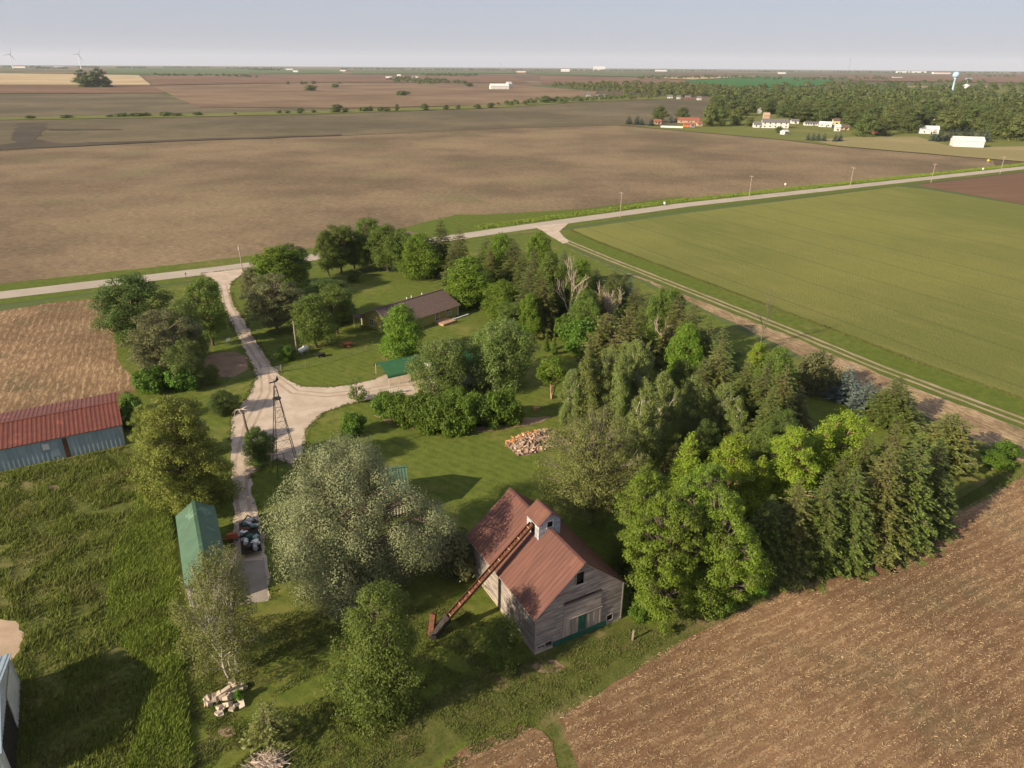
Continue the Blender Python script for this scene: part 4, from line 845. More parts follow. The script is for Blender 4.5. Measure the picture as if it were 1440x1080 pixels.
r_ = MB().ribs((c1 + 0.3 * k1, cyA - 0.25, ce - 0.3 * k2 + 0.05), (0, 1, 0), (-k1, 0, k2), cyB - cyA + 0.5, rs2 + 0.3, 0.31, 0.03); r_.build('roof_slope', m_rustroof, cu)
MB().bar((BW / 2, cyA - 0.27, cr_ + 0.07), (BW / 2, cyB + 0.27, cr_ + 0.07), 0.24, 0.04).build('ridge_cap', m_rustroof, cu)

# ------------------------------------------------------------------ grain elevator leaning on the crib
Mw = crib.matrix_world if False else Matrix.Translation(Vector((b0[0], b0[1], 0.05))) @ Matrix.Rotation(BY, 4, 'Z')
top = Mw @ Vector((c0 - 0.05, 7.8, BR + 0.28)); ab = g(612, 895); foot = Vector((ab[0], ab[1], 0.45))
el = thing('grain_elevator', 'long rusty grain elevator leaning from the grass up to the cupola', 'elevator', (ab[0], ab[1], 0.05))
def eloc(v): return v - Vector((ab[0], ab[1], 0.05))
f0, f1 = eloc(foot), eloc(top); dv = (f1 - f0).normalized(); sv = dv.cross(Vector((0, 0, 1))).normalized(); nv = sv.cross(dv).normalized(); LEN = (f1 - f0).length
mb = MB(); mb.bar(f0, f1, 0.56, 0.06, nv); mb.build('trough', m_rust, el)
for s_ in (-1, 1):
    mb = MB(); mb.bar(f0 + sv * 0.33 * s_ + nv * 0.14, f1 + sv * 0.33 * s_ + nv * 0.14, 0.05, 0.34, nv); mb.build('side_rail', m_rust, el)
k = 0; L = 0.9
slat_me = None
while L < LEN - 0.3:
    c = f0 + dv * L + nv * 0.09
    MB().bar(c - sv * 0.29, c + sv * 0.29, 0.09, 0.11, nv).build('slat', m_rust if k % 3 else m_tanbark, el); L += 0.52; k += 1
mb = MB()
for L in np.arange(1.5, LEN - 1, 2.4): mb.bar(f0 + dv * L - nv * 0.06 - sv * 0.4, f0 + dv * L - nv * 0.06 + sv * 0.4, 0.07, 0.07, nv)
mb.build('cross_brace', m_darkmetal, el)
mb = MB(); mb.bar(f0 - dv * 0.4 + nv * 0.1, f0 + dv * 2.2 + nv * 0.1, 0.95, 0.5, nv); mb.build('hopper', m_darkmetal, el)
hb = Vector((-0.45, 0.15, 0)); mb = MB(); mb.bar(hb + Vector((0, 0, 0.1)), hb + Vector((0.25, 0.75, 2.3)), 0.62, 0.5); mb.build('intake_box', m_rust, el)
MB().bar((0.15, 0.4, 0.5), (0.45, 0.85, 1.25), 0.42, 0.34).build('engine_cover', m_plastic, el)
for y in (-0.55, 0.65):
    MB().tube([(0.05 + y * 0.3, y - 0.09, 0.38), (0.05 + y * 0.3, y + 0.09, 0.38)], 0.36, 14).build('wheel', m_black, el)
MB().bar((-0.15, -0.55, 0.38), (0.24, 0.65, 0.38), 0.09).build('axle', m_darkmetal, el)

# ------------------------------------------------------------------ generic metal or sided gable building, length along x
def gable_house(name, label, cat, org, yaw, Lx, Dy, wh, rh, mwall, mroof, ov=0.35, metal=True, rib=0.45, wall_style=None, group=None, trim=None, roof_ribs=True, z=0.05, open_front=()):
    o = thing(name, label, cat, (org[0], org[1], z + float(zg(*org))), yaw, group)
    def top_end(u): return wh + (rh - wh) * (1 - abs(u - Dy / 2) / (Dy / 2))
    for (O, U, lu, ta, hl) in (((0, 0, 0), (1, 0, 0), Lx, lambda u: wh, open_front), ((Lx, Dy, 0), (-1, 0, 0), Lx, lambda u: wh, ()), ((0, Dy, 0), (0, -1, 0), Dy, top_end, ()), ((Lx, 0, 0), (0, 1, 0), Dy, top_end, ())):
        mb = MB()
        if metal: ribwall(mb, O, U, lu, ta, rib, 0.075, -0.1, hl)
        else:
            if ta is top_end:
                mb.boards(O, U, lambda z, Dy=Dy: (0, Dy) if z <= wh else ((z - wh) / (rh - wh) * Dy / 2, Dy - (z - wh) / (rh - wh) * Dy / 2), -0.05, rh - 0.03, 0.22, 0.02, (), 99, 0, 2)
            else: mb.boards(O, U, lambda z, lu=lu: (0, lu), -0.05, wh, 0.22, 0.02, hl if len(hl) and len(hl[0]) == 4 else (), 99, 0, 2)
        mb.build('wall', mwall, o)
    rs_ = math.hypot(Dy / 2, rh - wh); c_, s_ = (Dy / 2) / rs_, (rh - wh) / rs_; ll = rs_ + ov
    for side in (0, 1):
        mb = MB()
        if side == 0: O, U, V_ = Vector((-ov, -ov * c_, wh - ov * s_ + 0.09)), (1, 0, 0), Vector((0, c_, s_))
        else: O, U, V_ = Vector((Lx + ov, Dy + ov * c_, wh - ov * s_ + 0.09)), (-1, 0, 0), Vector((0, -c_, s_))
        if roof_ribs: mb.ribs(O, U, V_, Lx + 2 * ov, ll, rib, 0.04)
        else:
            mb.quad(O, O + Vector(U) * (Lx + 2 * ov), O + Vector(U) * (Lx + 2 * ov) + V_ * ll, O + V_ * ll)
        ro = mb.build('roof_slope', mroof, o)
        N = Vector(U).cross(V_).normalized(); A = O - N * 0.075; Bv = Vector(U) * (Lx + 2 * ov); Cv = V_ * ll; Dn = N * 0.07
        MB().hexa([A, A + Bv, A + Bv + Cv, A + Cv, A + Dn, A + Bv + Dn, A + Bv + Cv + Dn, A + Cv + Dn]).build('fascia', trim or mroof, ro)
    MB().bar((-ov - 0.02, Dy / 2, rh + 0.125), (Lx + ov + 0.02, Dy / 2, rh + 0.125), 0.4, 0.05).build('ridge_cap', mroof, o)
    return o
# red-roofed machine shed
Y = R(30.1); ex, ey = np.array([math.cos(Y), math.sin(Y)]), np.array([-math.sin(Y), math.cos(Y)]); rshed = g(176, 626) - ex * 27
ho = gable_house('machine_shed', 'long machine shed with red metal roof and blue-grey ribbed metal walls', 'shed', rshed, Y, 27, 13.6, 3.6, 4.75, m_bluemetal, m_redroof, 0.3, rib=0.62)
MB().box(18.9, -0.10, 0.0, 19.5, -0.05, 3.5).build('rusty_panel', m_rust, ho)
MB().box(16.2, -0.10, 2.0, 17.1, -0.06, 3.0).build('translucent_panel', m_whitemetal, ho)
MB().box(17.3, -0.105, 0.6, 18.3, -0.06, 2.9).build('patch_panel', m_bluemetal, ho)
MB().box(0, -0.13, 3.36, 27, -0.06, 3.5).build('door_track', m_bluemetal, ho)
MB().box(8.6, -0.16, -0.05, 9.0, -0.03, 3.5).build('door_post', m_rust, ho)
# narrow green-roofed shed
Y = R(117.0); ex, ey = np.array([math.cos(Y), math.sin(Y)]), np.array([-math.sin(Y), math.cos(Y)]); gs = np.array([-35.5, 61.8]) - ey * 4.3
ho = gable_house('tool_shed', 'narrow shed with green metal roof and cream ribbed walls beside the birches', 'shed', gs, Y, 15.0, 4.3, 3.5, 5.0, m_creammetal, m_greenroof, 0.22, rib=0.4)
window(ho, (0, 4.3, 0), (0, -1, 0), 2.3, 3.3, 0.0, 2.1, m_trim, m_darkmetal, 0, name='door')
MB().tri((-0.12, 4.3, 3.5), (-0.12, 0, 3.5), (-0.12, 2.15, 4.96)).build('gable_panel', m_greenroof, ho)
# hidden green-roofed shed behind the willow
Y = R(14); ex, ey = np.array([math.cos(Y), math.sin(Y)]), np.array([-math.sin(Y), math.cos(Y)]); hs = np.array([-14.6, 83.9]) - ex * 9 - ey * 3.2
gable_house('storage_shed', 'green-roofed shed mostly hidden behind the huge willow', 'shed', hs, Y, 9, 6.4, 3.8, 5.7, m_creammetal, m_greenroof, 0.25, rib=0.4)
# building whose gable end peeks in at the corner
Y = R(30); ex, ey = np.array([math.cos(Y), math.sin(Y)]), np.array([-math.sin(Y), math.cos(Y)]); pk = g(-4, 961, 6.4); bo = pk - ey * 6.0 - ex * 22
ho = gable_house('pole_barn', 'white metal pole barn with open end beside the tall meadow grass', 'barn', bo, Y, 22, 12, 4.3, 6.3, m_whitemetal, m_bluemetal, 0.25, rib=0.5)
for k in (0, 1):
    d_ = MB(); ribwall(d_, (22.12, 6.6, 0), (0, 1, 0), 4.6, lambda u: 4.2, 0.5, 0.04, 1.3); d_.build('sliding_door', m_whitemetal, ho) if k == 0 else None
MB().box(22.06, 1.0, -0.05, 22.10, 6.4, 3.9).build('doorway_shade', m_darkint, ho)  # dark slab on the closed wall imitates the shade of an open end
MB().tube([(22.25, 11.3, 4.1), (22.25, 11.3, 1.2)], 0.05, 6).build('downpipe', m_whitemetal, ho)

# ------------------------------------------------------------------ ranch house
Y = R(49); ex, ey = np.array([math.cos(Y), math.sin(Y)]), np.array([-math.sin(Y), math.cos(Y)]); hc = np.array([-23.7, 162.4]); hs = hc - ex * 11.0 - ey * 5.8
ho = gable_house('ranch_house', 'olive green ranch house with brown shingle roof and white trim', 'house', hs, Y, 20.2, 11.6, 2.65, 5.15, m_olive, m_shingle, 0.55, metal=False, roof_ribs=False, trim=m_trim)
window(ho, (0, 11.6, 0), (0, -1, 0), 7.2, 9.2, 0.75, 2.25); window(ho, (0, 0, 0), (1, 0, 0), 16.4, 17.7, 0.9, 2.25); window(ho, (0, 0, 0), (1, 0, 0), 12.7, 13.8, 0.1, 2.2, name='patio_door'); window(ho, (0, 0, 0), (1, 0, 0), 2.0, 4.0, 0.8, 2.2); window(ho, (0, 11.6, 0), (0, -1, 0), 3.0, 4.4, 0.75, 2.25)
for (x, y, h) in ((9.8, 6.6, 5.5), (11.6, 7.0, 5.4), (14.8, 6.8, 5.4)): MB().tube([(x, y, 4.3), (x, y, h)], 0.11, 8).build('vent_pipe', m_plastic, ho)
for (x, y) in ((0, 0), (20.2, 0), (0, 11.6), (20.2, 11.6)): MB().box(x - 0.09, y - 0.09, -0.05, x + 0.09, y + 0.09, 2.6).build('corner_board', m_trim, ho)
pr = MB().hexa([(-2.2, 9.4, 2.45), (-0.5, 9.4, 2.6), (-0.5, 12.0, 2.6), (-2.2, 12.0, 2.45), (-2.2, 9.4, 2.55), (-0.5, 9.4, 2.7), (-0.5, 12.0, 2.7), (-2.2, 12.0, 2.55)]).build('porch_roof', m_shingle, ho)
for y in (9.5, 11.8): MB().box(-2.1, y - 0.06, 0, -1.98, y + 0.06, 2.47).build('porch_post', m_pole, ho)
MB().box(12.0, -3.4, 0.0, 16.0, -0.05, 0.45).build('deck', m_tanbark, ho)
for k in range(9): MB().box(12.0 + 0.49 * k, -3.42, 0.45, 12.06 + 0.49 * k, -3.36, 1.2).build('baluster', m_tanbark, ho)
MB().box(12.0, -3.45, 1.2, 16.0, -3.33, 1.28).build('handrail', m_tanbark, ho)
MB().box(16.4, -2.2, 0.0, 21.8, -1.9, 0.35).build('garden_edging', m_white, ho)
# ------------------------------------------------------------------ carport and garage
Y = R(31.5); ex, ey = np.array([math.cos(Y), math.sin(Y)]), np.array([-math.sin(Y), math.cos(Y)]); cp = g(547.7, 543.6)
ca = thing('carport', 'open steel carport with green rounded roof on white posts', 'carport', (cp[0], cp[1], 0.09), Y); CL, CD = 8.4, 6.8
prof = [(-0.28, 1.72), (-0.22, 2.0), (-0.02, 2.22), (0.3, 2.38), (CD / 2, 3.15), (CD - 0.3, 2.38), (CD + 0.02, 2.22), (CD + 0.22, 2.0), (CD + 0.28, 1.72)]
mb = MB()
for i in range(len(prof) - 1):
    (ya, za), (yb, zb) = prof[i], prof[i + 1]; mb.hexa([(-0.3, ya, za), (CL, ya, za), (CL, yb, zb), (-0.3, yb, zb), (-0.3, ya, za + 0.05), (CL, ya, za + 0.05), (CL, yb, zb + 0.05), (-0.3, yb, zb + 0.05)])
mb.build('roof', m_carportgreen, ca)
for x in (0, 2.1, 4.2, 6.3, 8.2):
    mb = MB()
    pts = [(x, 0.02, 0), (x, 0.02, 2.0), (x, 0.35, 2.3), (x, CD / 2, 3.05), (x, CD - 0.35, 2.3), (x, CD - 0.02, 2.0), (x, CD - 0.02, 0)]
    for a, b in zip(pts[:-1], pts[1:]): mb.bar(a, b, 0.075)
    mb.build('frame_hoop', m_trim, ca)
MB().quad((5.2, 0.06, 0), (CL, 0.06, 0), (CL, 0.06, 2.0), (5.2, 0.06, 2.0)).build('side_panel', m_tanbark, ca)
for yy in (0.02, CD - 0.02): MB().bar((-0.05, yy, 0.05), (CL, yy, 0.05), 0.09).build('base_rail', m_trim, ca)
Y = R(31); gp = g(621, 549)
ho = gable_house('garage', 'white garage with green metal roof under the flowering trees', 'garage', gp, Y, 11, 9, 2.6, 4.3, m_white, m_carportgreen, 0.35, metal=False, rib=0.4)
window(ho, (0, 0, 0), (1, 0, 0), 7.0, 8.2, 0.9, 2.0); window(ho, (0, 9, 0), (0, -1, 0), 1.5, 4.2, 0.0, 2.2, m_trim, m_white, 0, name='garage_door')

# ================================================================== YARD OBJECTS
def at(x, y, z=0.05):
    b = g(x, y); return (b[0], b[1], z + float(zg(*b)))
# windmill tower without its wheel
wp = at(404, 664); wm = thing('windmill_tower', 'tall dark steel lattice windmill tower that has lost its wheel', 'windmill', wp, R(29)); HW = 14.2
cr4 = [(-1, -1), (1, -1), (1, 1), (-1, 1)]
def wpt(k, t): s_ = 1.75 * (1 - t) + 0.13 * t; return (cr4[k % 4][0] * s_, cr4[k % 4][1] * s_, t * HW)
for k in range(4): MB().bar(wpt(k, -0.01), wpt(k, 1), 0.075).build('leg', m_darkmetal, wm)
lv = [0.0, 0.17, 0.33, 0.48, 0.62, 0.74, 0.85, 0.94]
for i, t in enumerate(lv[1:], 1):
    mb = MB()
    for k in range(4): mb.bar(wpt(k, t), wpt(k + 1, t), 0.04); mb.bar(wpt(k, lv[i - 1]), wpt(k + 1, t), 0.02); mb.bar(wpt(k + 1, lv[i - 1]), wpt(k, t), 0.02)
    mb.build('girt', m_darkmetal, wm)
MB().lathe([(0.55, 12.1), (0.62, 12.14), (0.62, 12.24), (0.55, 12.28)], 12).build('platform', m_darkmetal, wm)
MB().tube([(0, 0, HW - 0.4), (0, 0, HW + 1.0)], 0.06, 6).build('mast', m_darkmetal, wm)
MB().bar((-0.7, 0, HW + 0.55), (0.3, 0, HW + 0.62), 0.10, 0.16).build('gearbox', m_darkmetal, wm)
MB().hexa([(0.2, -0.03, HW + 0.5), (0.65, -0.03, HW + 0.8), (0.65, 0.03, HW + 0.8), (0.2, 0.03, HW + 0.5), (0.15, -0.03, HW + 0.75), (0.45, -0.03, HW + 1.45), (0.45, 0.03, HW + 1.45), (0.15, 0.03, HW + 0.75)]).build('tail_vane', m_darkmetal, wm)
# dead snag
sp = at(362, 656); sn_ = thing('dead_snag', 'dead leaning snag with curled bleached limbs beside the windmill tower', 'tree', sp)
tp = Vector((g(341, 580, 8.0)[0] - sp[0], g(341, 580, 8.0)[1] - sp[1], 8.6))
MB().tube([(0, 0, -0.2), tuple(tp * 0.35 + Vector((0.15, 0, 0))), tuple(tp * 0.7 + Vector((-0.1, 0, 0))), tuple(tp)], [0.3, 0.24, 0.2, 0.15], 8).build('trunk', m_darkmetal if False else m_bark, sn_, True)
mb = MB()
for k in range(7):
    a = k * 0.9 + 0.3; P = [tp * (0.9 + 0.015 * k)]
    for j in range(1, 7):
        P.append(P[-1] + Vector((math.cos(a + j * 0.35) * 0.3, math.sin(a + j * 0.35) * 0.3, 0.34 - 0.10 * j)))
    mb.tube(P, [0.09 - 0.012 * j for j in range(7)], 5)
mb.build('crown', m_dead, sn_, True)
# propane tank
tk = thing('propane_tank', 'white propane tank lying on the lawn under the airy tree', 'tank', at(428, 497), R(60))
pf = [(0.02, -1.45), (0.3, -1.38), (0.48, -1.15), (0.52, -0.9), (0.52, 0.9), (0.48, 1.15), (0.3, 1.38), (0.02, 1.45)]
mb = MB().lathe(pf, 20); mb.v = [(z, x, 0.95 + y) for (x, y, z) in mb.v]; mb.build('shell', m_plastic, tk, True)
for x in (-0.8, 0.8): MB().box(x - 0.1, -0.4, -0.05, x + 0.1, 0.4, 0.5).build('foot', m_concretewall, tk)
MB().lathe([(0.2, 1.42), (0.2, 1.6), (0.12, 1.66)], 12).build('valve_dome', m_plastic, tk)
# poles
def utility_pole(x, y, ytop, label, group=None, arm=True, can=False, yaw=None):
    p = at(x, y); h = height_at(np.array(p[:2]), ytop); o = thing('utility_pole', label, 'utility pole', p, yaw if yaw is not None else FARM + R(90), group)
    MB().tube([(0, 0, -0.2), (0, 0, h)], [0.17, 0.12], 8).build('post', m_pole, o)
    if arm:
        MB().bar((-1.25, 0.14, h - 0.45), (1.25, 0.14, h - 0.45), 0.11, 0.14).build('crossarm', m_pole, o)
        for xx in (-1.1, -0.4, 0.4, 1.1): MB().tube([(xx, 0.14, h - 0.38), (xx, 0.14, h - 0.18)], 0.05, 6).build('insulator', m_galv, o)
    if can: MB().lathe([(0.24, h - 1.7), (0.28, h - 1.6), (0.28, h - 0.85), (0.18, h - 0.75)], 12, (0.42, 0)).build('transformer', m_galv, o)
    return o
for k, (x, y, t) in enumerate(((872, 306, 270), (1053, 279, 247), (1195, 264, 235), (1309, 257, 230), (1406, 244.5, 220))):
    utility_pole(x, y, t, ORD[k] + ' wooden power pole with crossarm from the lane mouth along the road', 'power poles along the road')
utility_pole(341, 381, 344, 'power pole with grey transformer at the mouth of the drive', arm=False, can=True)
utility_pole(418, 498, 452, 'dark service pole beside the white propane tank', arm=False)
# roadside signs, mailbox
def signpost(name, x, y, label, cat, m, shape='rect', h=2.2):
    o = thing(name, label, cat, at(x, y), FARM - R(50)); MB().bar((0, 0, -0.1), (0, 0, h), 0.07).build('post', m_galv, o)
    if shape == 'diamond': MB().hexa([(-0.02, -0.09, h - 0.75), (0.02, -0.09, h - 0.75), (0.02, -0.05, h - 0.75), (-0.02, -0.05, h - 0.75)] + [(-0.02, -0.09, h + 0.75), (0.02, -0.09, h + 0.75), (0.02, -0.05, h + 0.75), (-0.02, -0.05, h + 0.75)]) if False else MB().add([(0, -0.07, h - 0.8), (0.8, -0.07, h), (0, -0.07, h + 0.8), (-0.8, -0.07, h), (0, -0.05, h - 0.8), (0.8, -0.05, h), (0, -0.05, h + 0.8), (-0.8, -0.05, h)], [(0, 1, 2, 3), (7, 6, 5, 4), (0, 4, 5, 1), (1, 5, 6, 2), (2, 6, 7, 3), (3, 7, 4, 0)]).build('plate', m, o)
    else: MB().box(-0.35, -0.08, h - 0.6, 0.35, -0.05, h + 0.35).build('plate', m, o)
m_yellow = simple('yellow_sign', (0.75, 0.48, 0.02), (0.7, 0.44, 0.02), 2, 0.5)
signpost('road_sign', 1388, 231.5, 'yellow diamond warning sign on the far verge of the road', 'sign', m_yellow, 'diamond', 2.6)
signpost('road_sign', 1381, 242.5, 'white rectangular sign on the near verge of the road', 'sign', m_plastic)
signpost('marker_post', 1103.5, 264, 'small white marker post in the road ditch', 'marker', m_plastic, h=1.9)
signpost('marker_post', 934, 289.5, 'white delineator post near the first power pole', 'marker', m_plastic, h=1.3)
mbx = thing('mailbox', 'dark mailbox on a post beside the road', 'mailbox', at(262, 391), FARM); MB().bar((0, 0, -0.1), (0, 0, 1.1), 0.12).build('post', m_pole, mbx); MB().box(-0.14, -0.32, 1.1, 0.14, 0.32, 1.42).build('box', m_darkmetal, mbx); MB().box(0.145, -0.1, 1.25, 0.16, 0.1, 1.5).build('flag', m_redpaint, mbx)
ws = thing('yard_sign', 'small white box on a post beside the narrow drive', 'sign', at(322, 486), FARM); MB().bar((0, 0, -0.1), (0, 0, 1.2), 0.09).build('post', m_pole, ws); MB().box(-0.35, -0.2, 1.0, 0.35, 0.2, 1.5).build('panel', m_plastic, ws)
# farm gate and fences
def fence(pl, label, name='wire_fence', step=3.2, h=1.25, strands=4, m=None, group=None):
    a = np.array(at(*pl[0])); o = thing(name, label, 'fence', tuple(a), 0, group); P = []
    for (p, q) in zip(pl[:-1], pl[1:]):
        u, v = g(*p), g(*q); n = max(1, int(np.linalg.norm(v - u) / step)); P += [u + (v - u) * k / n for k in range(n)]
    P.append(g(*pl[-1])); P = [Vector((p[0] - a[0], p[1] - a[1], 0)) for p in P]
    for i, p in enumerate(P): MB().bar(p + Vector((0, 0, -0.1)), p + Vector((0.03 * (i % 3 - 1), 0.02, h + 0.08 * ((i * 7) % 3))), 0.10).build('post', m or m_graytwig, o)
    for k in range(strands):
        mb = MB(); z = h * (k + 0.8) / (strands + 0.2)
        for p, q in zip(P[:-1], P[1:]): mb.bar(p + Vector((0, 0, z)), q + Vector((0, 0, z)), 0.012)
        mb.build('wire', m_galv, o)
    return o
fence([(283, 541), (320, 537), (358, 529)], 'wire fence running from the bushes to the drive gate')
fence([(397, 523), (430, 518), (470, 508), (515, 494)], 'wire fence crossing the front lawn from the gate')
fence([(400, 648), (430, 640), (470, 625), (482, 612)], 'old wire fence on wooden posts near the windmill tower', h=1.1)
gt0, gt1 = g(360, 529), g(396, 523.5); ga = thing('farm_gate', 'metal bar gate across the gravel drive', 'gate', (gt0[0], gt0[1], 0.09), math.atan2(*(gt1 - gt0)[::-1])); gl = float(np.linalg.norm(gt1 - gt0))
for z in (0.25, 0.5, 0.75, 1.0, 1.25): MB().bar((0.1, 0, z), (gl - 0.1, 0, z), 0.045).build('bar', m_galv, ga)
for x in (0.0, gl): MB().bar((x, 0, -0.1), (x, 0, 1.5), 0.18).build('post', m_pole, ga)
for x in (0.12, gl / 2, gl - 0.12): MB().bar((x, 0, 0.22), (x, 0, 1.28), 0.05).build('upright', m_galv, ga)
fp = thing('fence_post', 'lone leaning wooden post beside the stubble field near the crib', 'post', at(889, 901)); MB().bar((0, 0, -0.2), (0.06, 0.04, 1.35), 0.15).build('shaft', m_pole, fp); MB().bar((0.05, -0.08, 1.2), (0.05, 0.1, 1.26), 0.05).build('staple', m_galv, fp)
# picnic table, bench, cart
pt = thing('picnic_table', 'round orange-red picnic table on the front lawn', 'table', at(489, 487), 0.4)
MB().lathe([(0.95, 0.70), (0.98, 0.72), (0.98, 0.77), (0.95, 0.79)], 20).build('tabletop', m_redpaint, pt)
for k in range(4):
    a = k * math.pi / 2; c, s_ = math.cos(a), math.sin(a); MB().bar((c * 0.2, s_ * 0.2, 0.7), (c * 1.2, s_ * 1.2, 0.0), 0.09).build('leg', m_galv, pt); MB().bar((c * 1.35 - s_ * 0.5, s_ * 1.35 + c * 0.5, 0.44), (c * 1.35 + s_ * 0.5, s_ * 1.35 - c * 0.5, 0.44), 0.3, 0.05).build('seat', m_redpaint, pt)
ct = thing('garden_cart', 'small dark garden cart on the lawn beside the propane tank', 'cart', at(452, 502), 0.5); MB().hexa([(-0.7, -0.4, 0.35), (0.7, -0.4, 0.35), (0.7, 0.4, 0.35), (-0.7, 0.4, 0.35), (-0.85, -0.5, 0.75), (0.85, -0.5, 0.75), (0.85, 0.5, 0.75), (-0.85, 0.5, 0.75)]).build('tray', m_darkmetal, ct)
for (x, y) in ((-0.5, -0.45), (0.5, -0.45), (-0.5, 0.45), (0.5, 0.45)): MB().tube([(x, y - 0.05, 0.22), (x, y + 0.05, 0.22)], 0.22, 10).build('wheel', m_black, ct)
MB().bar((-0.7, 0, 0.4), (-1.6, 0, 0.9), 0.05).build('handle', m_galv, ct)
# log pile: every split log its own piece
lp = thing('log_pile', 'heap of split firewood on the lawn beside the poplars', 'log pile', at(754, 622), R(30))
m_logs = [simple('split_log_' + n, a, b, 4, 0.9, objrand=0.25) for n, a, b in (('pale', (0.42, 0.30, 0.20), (0.32, 0.22, 0.14)), ('orange', (0.46, 0.22, 0.09), (0.36, 0.17, 0.075)), ('grey', (0.26, 0.20, 0.15), (0.18, 0.14, 0.105)), ('pink', (0.40, 0.26, 0.19), (0.31, 0.20, 0.14)))]
lm = []
for k in range(6):
    mb = MB(); rr = random.Random(k); w_, h_ = rr.uniform(0.16, 0.26), rr.uniform(0.14, 0.22); L_ = rr.uniform(0.42, 0.6)
    if k % 2: mb.add([(-L_ / 2, -w_ / 2, -h_ / 2), (-L_ / 2, w_ / 2, -h_ / 2), (-L_ / 2, 0, h_ / 2), (L_ / 2, -w_ / 2, -h_ / 2), (L_ / 2, w_ / 2, -h_ / 2), (L_ / 2, 0, h_ / 2)], [(0, 2, 1), (3, 4, 5), (0, 1, 4, 3), (1, 2, 5, 4), (2, 0, 3, 5)])
    else: mb.tube([(-L_ / 2, 0, 0), (L_ / 2, 0, 0)], w_ / 2, 7)
    lm.append([mb.mesh('log', m) for m in m_logs])
lr = random.Random(5); LX, LY = 5.0, 3.2
def pileh(x, y): return max(0.0, 1.45 * (1 - (abs(x) / LX) ** 2.2) * (1 - (abs(y) / LY) ** 2)) * (0.82 + 0.25 * math.sin(x * 1.7 + 1) * math.cos(y * 1.9))
core = MB(); n = 22
for i in range(n):
    for j in range(n):
        x0, x1, y0, y1 = (-LX + 2 * LX * i / n), (-LX + 2 * LX * (i + 1) / n), (-LY + 2 * LY * j / n), (-LY + 2 * LY * (j + 1) / n)
        core.quad(*[(x, y, max(-0.05, pileh(x, y) - 0.12)) for x, y in ((x0, y0), (x1, y0), (x1, y1), (x0, y1))])
co_ = core.build('pile_core', m_logs[2], lp); co_['kind'] = 'stuff'
cnt = 0
while cnt < 295:
    x, y = lr.uniform(-LX, LX), lr.uniform(-LY, LY); z = pileh(x, y)
    if z < 0.12 and lr.random() < 0.75: continue
    kind = 1 if (x < 1.5 and y > 0.7 and lr.random() < 0.75) else lr.choice([0, 0, 3, 3, 2])
    o = link('log', lm[lr.randrange(6)][kind], None, lp); o.location = (x, y, z + lr.uniform(0.0, 0.14)); o.rotation_euler = (lr.uniform(-0.6, 0.6), lr.uniform(-0.5, 0.5), lr.uniform(0, 3.1)); s_ = lr.uniform(0.85, 1.35); o.scale = (s_, s_, s_); cnt += 1
bl = thing('limestone_block', 'pale stone block at the near corner of the log pile', 'stone', at(728, 630), 0.5); MB().rock((0, 0, 0.25), 0.9, 0.6, 0.55, 0, 0.15, 3).build('stone', m_plastic if False else simple('pale_limestone', (0.66, 0.58, 0.48), (0.54, 0.46, 0.37), 3, 0.9), bl)
# concrete rubble pile
rb = thing('rubble_pile', 'pile of broken pale concrete blocks beside the birches', 'rubble', at(320, 983), 0.2); m_rub = simple('broken_concrete', (0.45, 0.37, 0.29), (0.33, 0.265, 0.20), 3, 0.95, objrand=0.3, bump=0.4)
rr = random.Random(9)
for k in range(34):
    a, q = rr.uniform(0, 6.28), math.sqrt(rr.random()) * 1.9; hh = 0.75 * (1 - q / 2.1); L_, w_, t_ = rr.uniform(0.45, 1.0), rr.uniform(0.35, 0.55), rr.uniform(0.22, 0.38)
    o = MB().rock((0, 0, 0), L_, w_, t_, 0, 0.12, k).build('concrete_block', m_rub, rb); o.location = (math.cos(a) * q, math.sin(a) * q, hh * rr.uniform(0.3, 1) + 0.12); o.rotation_euler = (rr.uniform(-0.5, 0.5), rr.uniform(-0.5, 0.5), rr.uniform(0, 3.1))
T('bush', 338, 984, 970, 15, 'weeds growing through the concrete rubble pile', 'bush', 'weeds')
# brush heap, stump, field-corner frame
br = thing('brush_heap', 'heap of dry brown cut branches under the stunted spruce', 'brush', at(376, 1078)); mb = MB(); rr = random.Random(4)
for k in range(150):
    a = rr.uniform(0, 6.28); q = rr.uniform(0, 1.8); p = Vector((math.cos(a) * q, math.sin(a) * q * 0.8, max(0.05, 0.8 - 0.35 * q) * rr.random())); d_ = Vector((rr.uniform(-1, 1), rr.uniform(-1, 1), rr.uniform(-0.15, 0.5))).normalized()
    mb.tube([p - d_ * rr.uniform(0.4, 1.2), p + d_ * 0.4 + Vector((0, 0, 0.05)), p + d_ * rr.uniform(0.8, 1.5)], [0.03, 0.022, 0.01], 4, False)
o = mb.build('twigs', m_dead, br); o['kind'] = 'stuff'; MB().tube([(-1.4, 0.2, 0.2), (0.2, 0, 0.45), (1.5, -0.3, 0.3)], [0.13, 0.11, 0.07], 7).build('limb', m_dead, br)
st = thing('log_rounds', 'two cut log rounds on the lawn near the curved hedge', 'log', at(753, 577)); MB().tube([(0, 0, 0), (0, 0, 0.5)], 0.36, 14).build('round', m_logs[1], st); MB().tube([(0.55, 0.35, 0), (0.55, 0.35, 0.42)], 0.3, 14).build('round', m_logs[0], st)
wf = thing('wooden_frame', 'small wooden frame standing in bushes at the field corner', 'frame', at(1394, 655), 0.6)
for x in (-0.8, 0.8): MB().bar((x, 0, 0), (x * 0.8, 0.5, 1.5), 0.14).build('post', m_pole, wf)
MB().bar((-0.8, 0.5, 1.5), (0.8, 0.5, 1.5), 0.14).build('beam', m_pole, wf); MB().bar((-1.1, -0.6, 0.06), (1.2, -0.9, 0.06), 0.3, 0.1).build('plank', m_pole, wf)
